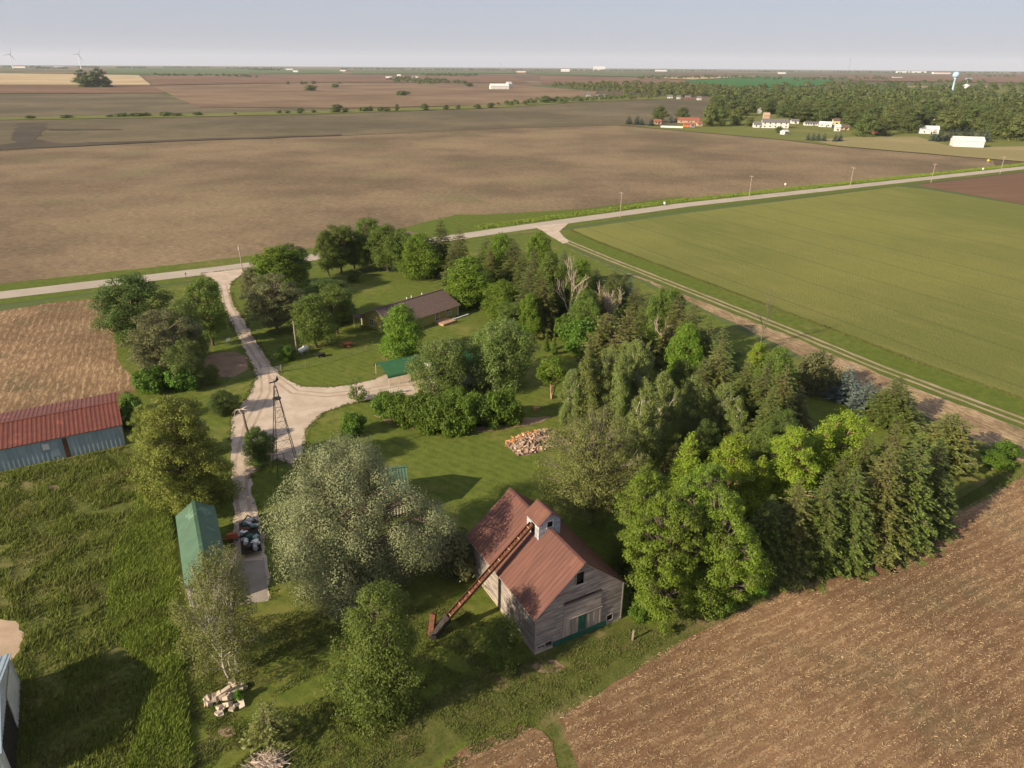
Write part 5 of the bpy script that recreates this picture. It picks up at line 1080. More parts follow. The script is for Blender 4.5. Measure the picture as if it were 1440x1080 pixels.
# flatbed trailer with junk beside the drive
tr = thing('flatbed_trailer', 'dark flatbed trailer parked on the drive beside the willow', 'trailer', at(353, 762), R(112))
MB().box(-3.4, -1.15, 0.7, 3.4, 1.15, 0.82).build('bed', m_darkint, tr)
for y in (-1.18, 1.1): MB().box(-3.4, y, 0.6, 3.4, y + 0.08, 1.0).build('side_rail', m_darkmetal, tr)
MB().bar((3.4, -1.0, 0.7), (5.2, 0, 0.65), 0.12).bar((3.4, 1.0, 0.7), (5.2, 0, 0.65), 0.12).build('drawbar', m_darkmetal, tr)
for (x, y) in ((-0.5, -1.05), (0.45, -1.05), (-0.5, 1.05), (0.45, 1.05)): MB().tube([(x, y - 0.12, 0.36), (x, y + 0.12, 0.36)], 0.36, 14).build('wheel', m_black, tr)
rr = random.Random(21); junkm = [m_galv, m_tarp, m_rust, m_darkmetal, m_greenpaint, m_whitemetal, m_plastic]
base_ = Matrix.Translation(Vector(at(353, 762))) @ Matrix.Rotation(R(112), 4, 'Z')
JN = [('barrel', 'drum'), ('crate', 'crate'), ('bundled_tarp', 'tarp'), ('sheet_metal', 'scrap')]
JL = {('barrel', 0): 'galvanised', ('barrel', 1): 'teal', ('barrel', 2): 'rusty'}
for k in range(16):
    x, y = -3.0 + 0.4 * k, rr.uniform(-0.7, 0.7); p = base_ @ Vector((x, y, 0.83)); nm = ('barrel', 'crate', 'bundled_tarp', 'pipe_bundle')[k % 4]; mm = junkm[(k * 3) % 7]
    o = thing(nm, {'barrel': 'scrap barrel lying among the junk on the flatbed trailer', 'crate': 'battered crate in the junk loaded on the flatbed trailer', 'bundled_tarp': 'crumpled tarp in the junk loaded on the flatbed trailer', 'pipe_bundle': 'loose pipes in the junk loaded on the flatbed trailer'}[nm], {'barrel': 'barrel', 'crate': 'crate', 'bundled_tarp': 'tarp', 'pipe_bundle': 'pipes'}[nm], p, rr.uniform(0, 3), 'junk on the flatbed trailer: ' + nm.replace('_', ' '))
    if nm == 'barrel': MB().tube([(-0.42, 0, 0.29), (0.42, 0, 0.29)], 0.28, 12).build('drum', mm, o); [MB().tube([(q - 0.02, 0, 0.29), (q + 0.02, 0, 0.29)], 0.295, 12).build('hoop', mm, o) for q in (-0.2, 0.2)]
    elif nm == 'crate':
        for z in (0.05, 0.25, 0.45): MB().box(-0.4, -0.3, z, 0.4, 0.3, z + 0.12).build('slat', mm, o)
        MB().box(-0.36, -0.26, 0.0, 0.36, 0.26, 0.5).build('inner', m_darkint, o)
    elif nm == 'bundled_tarp':
        mb = MB(); [mb.rock((rr.uniform(-0.4, 0.4), rr.uniform(-0.3, 0.3), 0.2 + 0.12 * q), 0.7, 0.5, 0.3, rr.uniform(0, 3), 0.35, k * 9 + q) for q in range(4)]; mb.build('folds', mm, o)
    else:
        for q in range(5): MB().tube([(-1.1 + 0.1 * q, 0.12 * q - 0.3, 0.05 + 0.04 * (q % 2)), (1.0 - 0.06 * q, 0.13 * q - 0.25, 0.08)], 0.045, 6).build('pipe', mm, o)
og = thing('rusty_plough', 'orange rusty farm implement on grass beside the green-roofed shed', 'implement', at(325, 762), 0.3)
MB().bar((-1.3, 0, 0.55), (1.3, 0, 0.55), 0.14).build('toolbar', m_redpaint, og)
for k in range(6): MB().tube([(-1.1 + 0.44 * k, 0, 0.55), (-1.1 + 0.44 * k, -0.3, 0.35), (-1.1 + 0.44 * k, -0.05, 0.03)], 0.045, 6).build('tine', m_rust, og)
MB().bar((0, 0, 0.55), (0.1, 1.3, 0.5), 0.1).build('hitch', m_rust, og); MB().rock((0.2, 0.35, 0.75), 1.2, 0.5, 0.4, 0, 0.2, 5).build('seed_box', m_redpaint, og)
for (x, y, l, m, nm) in ((633, 527, 'white panel propped against the garage under the trees', m_plastic, 'panel_board'), (637, 541, 'white tank standing beside the garage under the trees', m_plastic, 'storage_tank')):
    o = thing(nm, l, 'panel' if nm == 'panel_board' else 'tank', at(x, y), 0.5)
    if nm == 'panel_board': MB().hexa([(-0.5, 0, 0), (0.5, 0, 0), (0.5, 0.08, 0), (-0.5, 0.08, 0), (-0.5, 0.5, 1.9), (0.5, 0.5, 1.9), (0.5, 0.58, 1.9), (-0.5, 0.58, 1.9)]).build('board', m, o); MB().bar((-0.5, -0.03, 0.05), (0.5, -0.03, 0.05), 0.06).build('edge_strip', m_galv, o)
    else: MB().lathe([(0.5, 0), (0.55, 0.1), (0.55, 1.3), (0.4, 1.55), (0.15, 1.6)], 16).build('shell', m, o, True); MB().lathe([(0.17, 1.6), (0.17, 1.68)], 10).build('lid', m_black, o)

# ================================================================== GRASS, STUBBLE (nobody could count it)
def inside(P, poly):
    poly = np.array(poly); x, y = P[:, 0], P[:, 1]; c = np.zeros(len(P), bool); j = len(poly) - 1
    for i in range(len(poly)):
        xi, yi = poly[i]; xj, yj = poly[j]; hit = ((yi > y) != (yj > y)) & (x < (xj - xi) * (y - yi) / (yj - yi + 1e-12) + xi); c ^= hit; j = i
    return c
def scatter(poly, n, seed):
    r = np.random.default_rng(seed); poly = np.array(poly); lo, hi = poly.min(0), poly.max(0); out = []
    while sum(map(len, out)) < n:
        P = r.uniform(lo, hi, (n * 2, 2)); out.append(P[inside(P, poly)])
    return np.concatenate(out)[:n], r
def lump(P, s, ph=0): return 0.5 + 0.25 * (np.sin(P[:, 0] * s + 1.3 * np.sin(P[:, 1] * s * 0.7 + ph)) + np.sin(P[:, 1] * s * 1.23 + 1.7 * np.sin(P[:, 0] * s * 0.53 + 2 + ph)))
def tufts(name, label, poly, n, h0, h1, w, mat_, seed, lean=(0.25, 0.1), lumps=0.8, z0=0.06, blades=3, patchy=0.0, holes=()):
    P, r = scatter(poly, n, seed)
    for hp in holes: P = P[~inside(P, hp)]
    if patchy: P = P[(lump(P, 0.35, 3) * 0.6 + lump(P, 1.1, 1) * 0.4) > patchy]
    n = len(P); hh = (h0 + (h1 - h0) * lump(P, lumps) * r.uniform(0.5, 1.2, n)); V = []
    for b in range(blades):
        a = r.uniform(0, 6.28, n); off = r.normal(size=(n, 2)) * w * 0.9; wx = np.cos(a) * w * 0.5; wy = np.sin(a) * w * 0.5; q = np.empty((n, 3, 3)); h = hh * r.uniform(0.6, 1.1, n)
        bx, by = P[:, 0] + off[:, 0], P[:, 1] + off[:, 1]
        q[:, 0] = np.stack([bx - wx, by - wy, np.full(n, z0)], 1); q[:, 1] = np.stack([bx + wx, by + wy, np.full(n, z0)], 1)
        q[:, 2] = np.stack([bx + h * (lean[0] + r.normal(size=n) * 0.35), by + h * (lean[1] + r.normal(size=n) * 0.35), z0 + h], 1); V.append(q.reshape(-1, 3))
    o = link(name, arr_mesh(name, np.concatenate(V), 3, mat_)); return prop(o, label, 'grass', kind='stuff')
L_meadow = leaf_mat('meadow_blades', (0.078, 0.104, 0.016), (0.165, 0.185, 0.038), c3=(0.215, 0.185, 0.07), trans=0.3, rough=0.7, nsc=0.16)
L_lush = leaf_mat('lush_blades', (0.085, 0.120, 0.014), (0.160, 0.195, 0.030), trans=0.22, rough=0.7)
L_short = leaf_mat('short_blades', (0.065, 0.085, 0.016), (0.125, 0.140, 0.034), c3=(0.18, 0.145, 0.068), trans=0.2, rough=0.8)
mead = G([(-40, 672), (0, 666), (90, 647), (178, 628), (205, 642), (222, 690), (238, 745), (250, 900), (266, 1085)]) + [np.array((-28, 35)), np.array((-70, 35)), np.array((-100, 75))]
tufts('meadow_grass', 'tall uneven meadow grass left of the narrow green-roofed shed', mead, 50000, 0.10, 1.15, 0.13, L_meadow, 1, lumps=0.85, patchy=0.22, holes=[G([(-30, 868), (24, 872), (36, 890), (30, 917), (12, 937), (-40, 932)]), G([(66, 684), (84, 682), (86, 690), (66, 691)]), G([(100, 850), (125, 850), (128, 868), (100, 872)])])
tufts('meadow_edge_grass', 'bright lush tall grass along the mown edge of the meadow', G([(205, 650), (228, 660), (240, 745), (252, 900), (268, 1085), (180, 1085), (215, 950), (150, 880), (160, 780), (190, 720)]), 17000, 0.4, 1.0, 0.15, L_lush, 2, lumps=0.9)
yard = G([(270, 880), (420, 860), (640, 850), (760, 930), (900, 880), (990, 868), (900, 925), (780, 1000), (690, 1060), (640, 1085), (268, 1085)])
tufts('rough_yard_grass', 'rough short grass around the corn crib and birches', yard, 34000, 0.06, 0.26, 0.10, L_short, 3, lumps=2.0, patchy=0.36)
tufts('verge_grass', 'grass along the edge of the stubble field', G([(1440, 650), (1343, 707), (1293, 737), (1177, 782), (1110, 812), (990, 866), (1000, 872), (1110, 822), (1177, 791), (1293, 750), (1343, 720), (1445, 664)]), 7000, 0.15, 0.5, 0.12, L_short, 4)
tufts('lane_edge_grass', 'line of uncut grass between the lane and the green crop', ribbon(LANE, 9.9, 9.0), 4500, 0.2, 0.5, 0.2, L_short, 6, lumps=0.7)
tufts('ditch_tall_grass', 'tall bright grass in the ditch north of the road', ribbon(ROAD[5:], 11.5, 6.0), 9000, 0.4, 1.0, 0.4, L_lush, 7, lumps=0.5)
tufts('drive_edge_weeds', 'short weeds creeping over the edges of the gravel drive', ribbon([*G(drive), g(*drive[0])], 0.7, -0.35), 5200, 0.06, 0.3, 0.14, L_short, 11, z0=0.085, lumps=1.6, patchy=0.4)
def straw(name, label, poly, n, seed, ang, m, row=1.52):
    P, r = scatter(poly, n, seed); u = -math.sin(ang) * P[:, 0] + math.cos(ang) * P[:, 1]; P = P[r.uniform(size=len(P)) < 0.22 + 0.78 * (0.5 + 0.5 * np.sin(2 * math.pi * u / row)) ** 2]; P = P[r.uniform(size=len(P)) < 0.35 + 0.9 * lump(P, 0.3, 2)]; n = len(P); a = ang + r.normal(size=n) * 0.55; L_ = r.uniform(0.08, 0.36, n); w = r.uniform(0.009, 0.02, n); d = np.stack([np.cos(a), np.sin(a)], 1); s_ = np.stack([-d[:, 1], d[:, 0]], 1); z = r.uniform(0.075, 0.13, n); q = np.empty((n, 4, 3))
    for i, (x, y) in enumerate(((-1, -1), (1, -1), (1, 1), (-1, 1))):
        q[:, i, :2] = P + d * (x * L_ / 2)[:, None] + s_ * (y * w)[:, None]; q[:, i, 2] = z + x * r.uniform(-0.02, 0.05, n)
    o = link(name, arr_mesh(name, q.reshape(-1, 3), 4, m)); return prop(o, label, 'crop residue', kind='stuff')
m_straw = simple('corn_straw', (0.38, 0.275, 0.155), (0.28, 0.195, 0.11), 3, 0.9, island=0.5)
straw('corn_residue', 'pale corn stalk litter on the bare stubble field', G([(1440, 668), (1343, 722), (1177, 794), (990, 882), (780, 1005), (796, 1020), (803, 1044), (820, 1090), (1440, 1090)]), 60000, 8, R(29), m_straw)
straw('corn_residue', 'corn stalk litter on the small stubble patch by the crib grass', G([(650, 1056), (733, 1022), (762, 1030), (775, 1046), (782, 1090), (620, 1090)]), 1600, 10, R(29), m_straw)
straw('corn_residue', 'corn stalk litter in rows beyond the red-roofed shed', G([(0, 440), (60, 430), (150, 420), (160, 470), (168, 510), (190, 540), (160, 550), (0, 600)]), 14000, 9, R(115), m_straw)

# ================================================================== TOWN AND FAR COUNTRY
L_far = leaf_mat('far_tree_leaves', (0.050, 0.072, 0.018), (0.108, 0.128, 0.036), c3=(0.135, 0.13, 0.05), nsc=0.02, trans=0.3)
L_far2 = leaf_mat('far_olive_leaves', (0.068, 0.084, 0.022), (0.130, 0.138, 0.044), trans=0.3)
def far_proto(key, H, W, n, lsize, m, seed, prof='round', cl=24):
    broadleaf(key, H, W, 0.06, prof, cl, n, lsize, m, m_bark, 0.23, seed=seed, trunk=0.02, fill=0.5, nn=0.35, dn=1.0, upn=0.3, wisp=0.1)
far_proto('far_a', 15, 13, 4200, 0.8, L_far, 61); far_proto('far_b', 14, 12, 4000, 0.8, L_far2, 62, 'oval'); far_proto('far_c', 16, 12, 4000, 0.8, L_far, 63, 'oval')
far_proto('far_bush', 5, 7, 900, 0.8, L_far, 64, 'flat', 18)
conifer('far_spruce', 11, 6.5, L_blue, m_bark, 18, 9, 34, seed=65, size=0.8)
def mass(name, label, trees, m, seed, cat='trees', q=1.0):
    """one wood that reads as a mass: crowns (x,y,h,w)"""
    r = np.random.default_rng(seed); V = []
    for (x, y, h, w) in trees:
        D = math.hypot(x, y); n = int(180 * q); s_ = max(w * 0.17, D * 0.0011)
        d = unit(r.normal(size=(n, 3))); d[:, 2] = np.abs(d[:, 2]) * 1.1 - 0.25; lob = 1 + 0.18 * np.sin(d[:, 0] * 5 + x) * np.cos(d[:, 1] * 6 + y)
        C = np.array([x, y, float(zg(x, y)) + h * 0.52]) + d * np.array([w / 2, w / 2, h * 0.48]) * (lob * r.uniform(0.72, 1.0, n))[:, None]
        V.append(leaves(C, unit(d + r.normal(size=(n, 3)) * 0.5 + np.array([0, 0, 0.4])), s_, 0.8, r))
        n2 = 3; a = r.uniform(0, 6.28)
        base = np.array([x, y, float(zg(x, y))]); tw = w * 0.03
        V.append(np.array([base + (-tw, 0, 0), base + (tw, 0, 0), base + (tw * 0.5, 0, h * 0.6), base + (-tw * 0.5, 0, h * 0.6)]))
    o = link(name, arr_mesh(name, np.concatenate(V), 4, m)); return prop(o, label, cat, kind='stuff')
def sample_px(poly, n, seed, hmin=11, hmax=18):
    """trees on the ground under an image region, thinning with distance"""
    r = np.random.default_rng(seed); poly = np.array(poly, float); out = []
    lo, hi = poly.min(0), poly.max(0)
    while len(out) < n:
        P = r.uniform(lo, hi, (4 * n, 2)); P = P[inside(P, poly)]
        for p in P:
            b = g(*p); h = r.uniform(hmin, hmax); out.append((b[0], b[1], h, h * r.uniform(0.85, 1.15)))
            if len(out) >= n: break
    return out
town_poly = [(1000, 172), (1004, 152), (1000, 138), (1060, 128), (1180, 121), (1330, 118), (1500, 119), (1520, 200), (1440, 196), (1400, 190), (1300, 181), (1235, 186), (1180, 178), (1120, 174), (1090, 163), (1060, 160), (1040, 168)]
tt = sample_px(town_poly, 820, 71, 13, 21); tt.sort(key=lambda t: math.hypot(t[0], t[1]))
front = [t for t in tt if math.hypot(t[0], t[1]) < 1700][:285]; fs = set(id(t) for t in front)
for k, (x, y, h, w) in enumerate(front):
    plant(('far_a', 'far_b', 'far_c')[k % 3], 0, 0, 0, 0, 'leafy street tree at the near edge of the wooded town', group='street trees of the town edge', at=(x, y), h=h, w=w, name='town_tree')
mass('town_woods', 'dense mass of trees covering the town', [t for t in tt if id(t) not in fs], L_far, 72)
mass('town_woods', 'belt of trees leading from the creek to the town', sample_px([(765, 124), (800, 121), (880, 119), (960, 120), (1060, 128), (1010, 138), (950, 136), (870, 133), (790, 125)], 330, 73, 10, 16), L_far2, 74)
mass('creek_thicket', 'thicket along the creek between the fields and the town', sample_px([(690, 149.5), (760, 142), (830, 139), (960, 133), (1000, 132), (1000, 137), (960, 137), (830, 143), (760, 147), (700, 152)], 200, 75, 4, 8), L_far, 76)
G_CREEK = 'bushes along the creek line'
for (x, y, t, w) in ((42, 167, 162, 14), (93, 166.5, 161, 16), (155, 165, 161, 10), (172, 164.5, 158.5, 20), (192, 164, 158.5, 24), (205, 163.5, 158, 18), (233, 163.5, 157, 18), (250, 163.5, 158.5, 14), (279, 162.5, 157, 14), (331, 161.5, 158, 5), (393, 160, 154.5, 8), (404, 160, 155, 8), (422, 160, 151, 12), (441, 159, 154, 7), (473, 158.5, 146, 20), (486, 158.5, 151, 8), (512, 157, 150, 18), (521, 157, 149, 9), (535, 157, 150, 10), (544, 157, 151, 10), (558, 156.5, 146, 8), (598, 155.5, 145, 12), (627, 154.5, 147, 10), (644, 154, 147, 8), (672, 153, 146, 10), (690, 152, 144, 12), (767, 145, 134, 16)):
    plant('far_bush' if t > 147 else 'far_a', x, y, t, w, 'bush on the creek line between the brown fields', 'bush', 'creek_bush', G_CREEK)
for (x, y, t, w, l) in ((118, 122.5, 97, 24, 'tall'), (141, 123, 95, 30, 'taller'), (129, 123, 104, 34, 'low'), (152, 122.5, 107, 14, 'small')):
    plant('far_c' if l != 'low' else 'far_a', x, y, t, w, 'tree of the lone clump standing in the golden stubble', group='lone clump in the golden field', name='field_tree')
for (x, y, t, w) in ((405, 119, 114, 5), (425, 119, 114, 5), (430, 118.5, 114.5, 6), (441, 118.5, 113.5, 7), (436, 128, 119, 18), (471, 123.5, 117.5, 11), (477, 118, 115, 7), (566, 134.5, 127.5, 20), (660, 122, 116, 12)):
    plant('far_bush', x, y, t, w, 'isolated tree in the far brown fields', group='isolated far field trees', name='field_tree')
L_hazy = L_far
def belt(pl, n, seed, label, hmin=7, hmax=13): mass('tree_belt', label, sample_px(pl, n, seed, hmin, hmax), L_far, seed, q=0.5)
belt([(217, 105.5), (300, 106.5), (362, 109), (362, 110), (300, 108), (217, 107)], 46, 81, 'long thin windbreak beyond the reddish field')
belt([(545, 111), (590, 111), (656, 117.5), (654, 120), (600, 120), (556, 117)], 90, 82, 'windbreak around the far farmstead with red barn', 9, 15)
belt([(585, 105.5), (672, 106), (672, 108), (600, 108)], 60, 83, 'dark windbreak behind the far farmstead', 9, 15)
belt([(898, 110), (1000, 108), (1098, 111), (1098, 113), (1000, 111), (898, 112)], 110, 84, 'tree belt beyond the vivid green field', 9, 15)
belt([(1110, 111), (1200, 108), (1260, 110), (1250, 113), (1120, 115)], 60, 85, 'scattered trees behind the town')
belt([(1340, 106.5), (1480, 106), (1480, 110), (1400, 110)], 50, 86, 'dark far trees near the water tower', 8, 14)
for k, (x0, x1, y) in enumerate(((-40, 60, 93.6), (48, 95, 96), (110, 140, 94.6), (165, 205, 95.2), (230, 300, 94.6), (310, 400, 96), (350, 395, 98.5), (480, 560, 97), (560, 640, 97.6), (640, 720, 98), (690, 800, 98.6), (800, 900, 99), (900, 1010, 99.3), (1020, 1150, 100.3), (1150, 1300, 101.4), (1300, 1440, 102))):
    belt([(x0, y), (x1, y + 0.006 * (x1 - x0)), (x1, y + 0.006 * (x1 - x0) + 0.8), (x0, y + 0.8)], 40, 90 + k, 'hazy line of trees near the horizon', 9, 16)

# --- town houses and far farm buildings
def far_house(x, y, wpx, dm, wh, rh, label, mwall=None, mroof=None, yaw=0.0, wins=2, cat='house', name='house', door=True, group=None, floors=1, chimney=False):
    b = g(x, y); L_ = width_at(b, wpx); mw = mwall or m_white; mr = mroof or m_shingle
    o = thing(name, label, cat, (b[0], b[1], float(zg(*b)) + 0.15), yaw, group); h = L_ / 2
    m1 = MB().box(-h, 0, -0.5, h, dm, wh); m1.tri((-h, 0, wh), (-h, dm / 2, rh), (-h, dm, wh)); m1.tri((h, 0, wh), (h, dm, wh), (h, dm / 2, rh)); m1.build('wall', mw, o)
    rf = MB(); t = 0.18; e = 0.4; sl_ = (rh - wh) / (dm / 2)
    for s_ in (1, -1):
        ya, yb = (-e, dm / 2) if s_ == 1 else (dm + e, dm / 2); za, zb = wh - e * sl_ + 0.03, rh + 0.03
        rf.hexa([(-h - e, ya, za), (h + e, ya, za), (h + e, yb, zb), (-h - e, yb, zb), (-h - e, ya, za + t), (h + e, ya, za + t), (h + e, yb, zb + t), (-h - e, yb, zb + t)])
    ro = rf.build('roof', mr, o)
    if chimney: MB().box(h * 0.3, dm / 2 - 0.5, rh - 0.5, h * 0.3 + 0.8, dm / 2 + 0.5, rh + 1.3).build('chimney', m_brick, ro)
    for fl in range(floors):
        for k in range(wins):
            xc = -h + (k + 0.5) * 2 * h / wins
            MB().box(xc - 0.6, -0.06, 1.0 + 2.7 * fl, xc + 0.6, 0.02, 2.3 + 2.7 * fl).build('window', m_glass, o)
    if door: MB().box(-0.5 + h * 0.25, -0.05, 0, 0.5 + h * 0.25, 0.02, 2.05).build('door', m_darkint if cat == 'house' else m_galv, o)
    return o
m_orange = simple('orange_paint', (0.62, 0.17, 0.03), (0.54, 0.14, 0.03), 1, 0.6); m_redtile = simple('red_shingles', (0.30, 0.10, 0.065), (0.23, 0.08, 0.05), 1, 0.9); m_cream = simple('cream_paint', (0.66, 0.50, 0.26), (0.6, 0.45, 0.22), 1, 0.7); m_tan = simple('tan_brick', (0.45, 0.31, 0.22), (0.38, 0.26, 0.18), 1, 0.9); m_greyroof = simple('grey_shingles', (0.15, 0.14, 0.14), (0.11, 0.105, 0.105), 1, 0.9)
yw = R(31)
far_house(1361, 207.5, 38, 14, 4.6, 7.2, 'big plain white metal shed on the hay field at the town edge', m_white, m_white, R(-20), 0, 'shed', 'metal_shed', False)
far_house(1090, 180.5, 36, 9, 5.4, 8.2, 'large white two-storey house at the town edge', m_white, m_greyroof, R(-8), 5, floors=2)
far_house(1067, 180, 14, 8, 3.0, 5.6, 'low white wing attached to the large two-storey house', m_white, m_greyroof, R(-8), 2)
far_house(1077, 172, 8, 6, 7.5, 9.5, 'tan chimney block rising behind the two-storey house', m_tan, m_tan, R(-8), 1, 'house')
far_house(1106, 189.5, 9, 5, 2.5, 3.8, 'tiny white shed in front of the two-storey house', m_white, m_white, yw, 1, 'shed', 'garden_shed')
far_house(1118, 174.5, 10, 7, 2.8, 4.6, 'white garage beside the two-storey house', m_white, m_greyroof, R(-8), 1)
far_house(968, 173.5, 30, 10, 3.0, 5.2, 'red-roofed bungalow behind the white fence', m_tan, m_redtile, R(-10), 3)
far_house(965.5, 179, 7.5, 4, 2.6, 3.8, 'orange-doored shed beside the white fence', m_orange, m_redtile, 0.0, 0, 'shed', 'garden_shed')
far_house(974, 179.5, 6, 4, 2.8, 4.2, 'grey garden shed next to the orange-doored one', m_galv, m_redtile, 0.0, 1, 'shed', 'garden_shed')
far_house(984, 178, 7, 6, 3.0, 4.5, 'tan outbuilding at the end of the garden sheds', m_tan, m_redtile, 0.0, 1, 'shed', 'garden_shed')
far_house(925, 175, 10, 6, 2.8, 4.6, 'low tan house behind the cedar trees', m_tan, m_redtile, 0.0, 2)
far_house(1142, 177, 20, 7, 2.4, 3.6, 'long low white building with many windows', m_white, m_greyroof, R(-8), 6)
far_house(1160, 179, 17, 8, 3.0, 5.0, 'white gabled house beside the long low building', m_white, m_whitemetal, R(-30), 2)
far_house(1163, 172, 16, 8, 3.2, 5.5, 'red-roofed house behind the white gabled house', m_tan, m_redtile, R(-8), 2)
far_house(1176, 176, 9, 6, 4.2, 6.2, 'yellow house at the town edge', m_cream, m_shingle, R(-8), 1)
far_house(1177.5, 185, 7, 4, 4.2, 6.0, 'tall narrow white shed in front of the yellow house', m_white, m_white, R(-8), 1, 'shed', 'garden_shed')
far_house(1187, 183.5, 13, 6, 2.8, 4.8, 'brown low house under town trees', m_tan, m_shingle, R(-8), 2)
far_house(1234, 188, 15, 7, 2.8, 4.5, 'brick house half hidden under town trees', m_brick, m_shingle, R(-8), 2)
far_house(1306, 188.5, 24, 10, 4.0, 6.6, 'white house with broad gable beside the blue spruces', m_white, m_whitemetal, R(-20), 2)
far_house(1389, 176, 9, 6, 4.5, 7, 'white house showing through the town trees', m_white, m_shingle, 0.0, 1); far_house(1398, 184, 14, 6, 3.5, 6, 'pale house near the edge of the town trees', m_tan, m_shingle, 0.0, 2)
for k, (x, y, w, l) in enumerate(((942, 139, 7, 'small white house at the far edge of the dark field'), (954, 139.5, 5, 'tiny grey-roofed house near the far tree belt'), (967, 140, 8, 'red and white house by the far tree belt'), (1008, 142, 14, 'white house pair among trees beyond the dark field'), (1031, 140, 7, 'small house deep among the town trees'), (983, 141, 6, 'low white house beyond the dark field'), (827, 137, 6, 'white house by the creek thicket'), (840, 138, 5, 'little white house by the creek thicket'), (850, 138, 7, 'white gabled house by the creek thicket'))):
    far_house(x, y, w, 9, 3.4, 6.2, l, m_white if k != 2 else m_brick, m_greyroof, R(-10), 2)
HR = random.Random(77)
for k, (x, y) in enumerate(((1045, 158), (1022, 150), (1075, 160), (1200, 172), (1213, 176), (1252, 181), (1262, 168), (1283, 176), (1322, 180), (1345, 172), (1412, 186), (1430, 180), (1418, 168), (1230, 160), (1190, 155), (1150, 160))):
    far_house(x, y, HR.uniform(9, 15), 9, HR.uniform(3, 5.5), HR.uniform(6.5, 9), ('white', 'tan', 'pale grey', 'cream')[k % 4] + ' house ' + ('with grey roof', 'with red-brown roof', 'with brown roof')[k % 3] + ' among the town trees', (m_white, m_tan, m_galv, m_cream)[k % 4], (m_greyroof, m_redtile, m_shingle)[k % 3], R(HR.uniform(-30, 30)), 2, group='houses among the town trees', chimney=k % 3 == 0)
fw = g(929, 179.5); o = thing('white_fence', 'long solid white fence at the edge of the dark field', 'fence', (fw[0], fw[1], 0), math.atan2(*(g(960, 180.5) - fw)[::-1]), None); fl_ = float(np.linalg.norm(g(960, 180.5) - fw))
for k in range(10): MB().box(fl_ * k / 10 + 0.05, -0.04, 0.0, fl_ * (k + 1) / 10 - 0.05, 0.04, 1.9).build('panel', m_white, o)
for k in range(11): MB().box(fl_ * k / 10 - 0.07, -0.08, 0.0, fl_ * k / 10 + 0.07, 0.08, 2.05).build('post', m_white, o)
for k, (x, y, t, w) in enumerate(((1136, 197.5, 185, 8), (1143, 198, 184.5, 9), (1150, 198.5, 184, 10), (1158, 199, 185, 9), (1174, 199.5, 185.5, 9), (1181, 199, 185, 9))): plant('far_spruce', x, y, t, w, 'small dark spruce in the short row on the town lawn', group='spruce row on the town lawn', name='spruce_tree')
for k, (x, y, t, w) in enumerate(((1312, 199, 181, 15), (1322, 199, 180, 15), (1334, 198.5, 179, 16), (1344, 198, 178, 16), (1354, 198, 178, 16), (1364, 198, 178, 17), (1376, 199, 179, 16), (1386, 200, 181, 15))): plant('far_spruce', x, y, t, w, 'blue-green spruce in the row behind the white metal shed', group='blue spruce row behind the white shed', name='spruce_tree')
for k, (x, y, t, w) in enumerate(((884, 175, 161, 12), (896, 175.5, 160, 12), (902, 176, 165, 10), (916, 177, 164, 11), (926, 172, 148, 24), (943, 173, 157, 9), (958, 171, 150, 22), (996, 178, 144, 20), (1012, 178, 148, 20), (1035, 176, 150, 24), (1096, 187, 178, 15), (1055, 178, 164, 16), (1000, 170, 150, 20))):
    plant('far_spruce' if w < 13 else ('far_a', 'far_b')[k % 2], x, y, t, w, 'dark cedar by the low tan house' if w < 13 else 'leafy yard tree among the houses at the town edge', group='cedars by the tan house' if w < 13 else 'yard trees at the town edge', name='cedar_tree' if w < 13 else 'yard_tree')
for k, (x, y, t, w) in enumerate(((1215, 192, 160, 34), (1238, 190, 164, 30), (1200, 180, 158, 26), (1275, 187, 162, 30), (1330, 186, 150, 34), (1360, 184, 146, 36), (1400, 196, 160, 32), (1425, 198, 158, 34), (1385, 178, 150, 30), (1125, 172, 146, 34), (1150, 168, 142, 32), (1180, 168, 140, 34), (1295, 178, 148, 30), (1250, 176, 146, 32))):
    plant(('far_a', 'far_b', 'far_c')[k % 3], x, y, t, w, 'broad shade tree standing before the wooded town', group='broad shade trees of the town', name='town_tree')
# water tower
bw = g(1338, 133); zt = float(zg(*bw)); hh = height_at(bw, 100.5); o = thing('water_tower', 'pale blue spheroid water tower above the town trees', 'water tower', (bw[0], bw[1], zt)); m_wt = simple('pale_blue_tank_paint', (0.36, 0.52, 0.62), (0.32, 0.47, 0.57), 0.2, 0.4); rT = width_at(bw, 4.5)
MB().lathe([(rT * 0.55, 0), (rT * 0.32, hh * 0.12), (rT * 0.26, hh - rT * 2.2), (rT * 0.5, hh - rT * 1.8)], 20).build('pedestal', m_wt, o, True)
MB().lathe([(rT * 0.3, hh - rT * 2.0)] + [(rT * math.cos(a), hh - rT + rT * 0.95 * math.sin(a)) for a in np.linspace(-1.1, 1.5, 14)], 24).build('tank', m_wt, o, True)
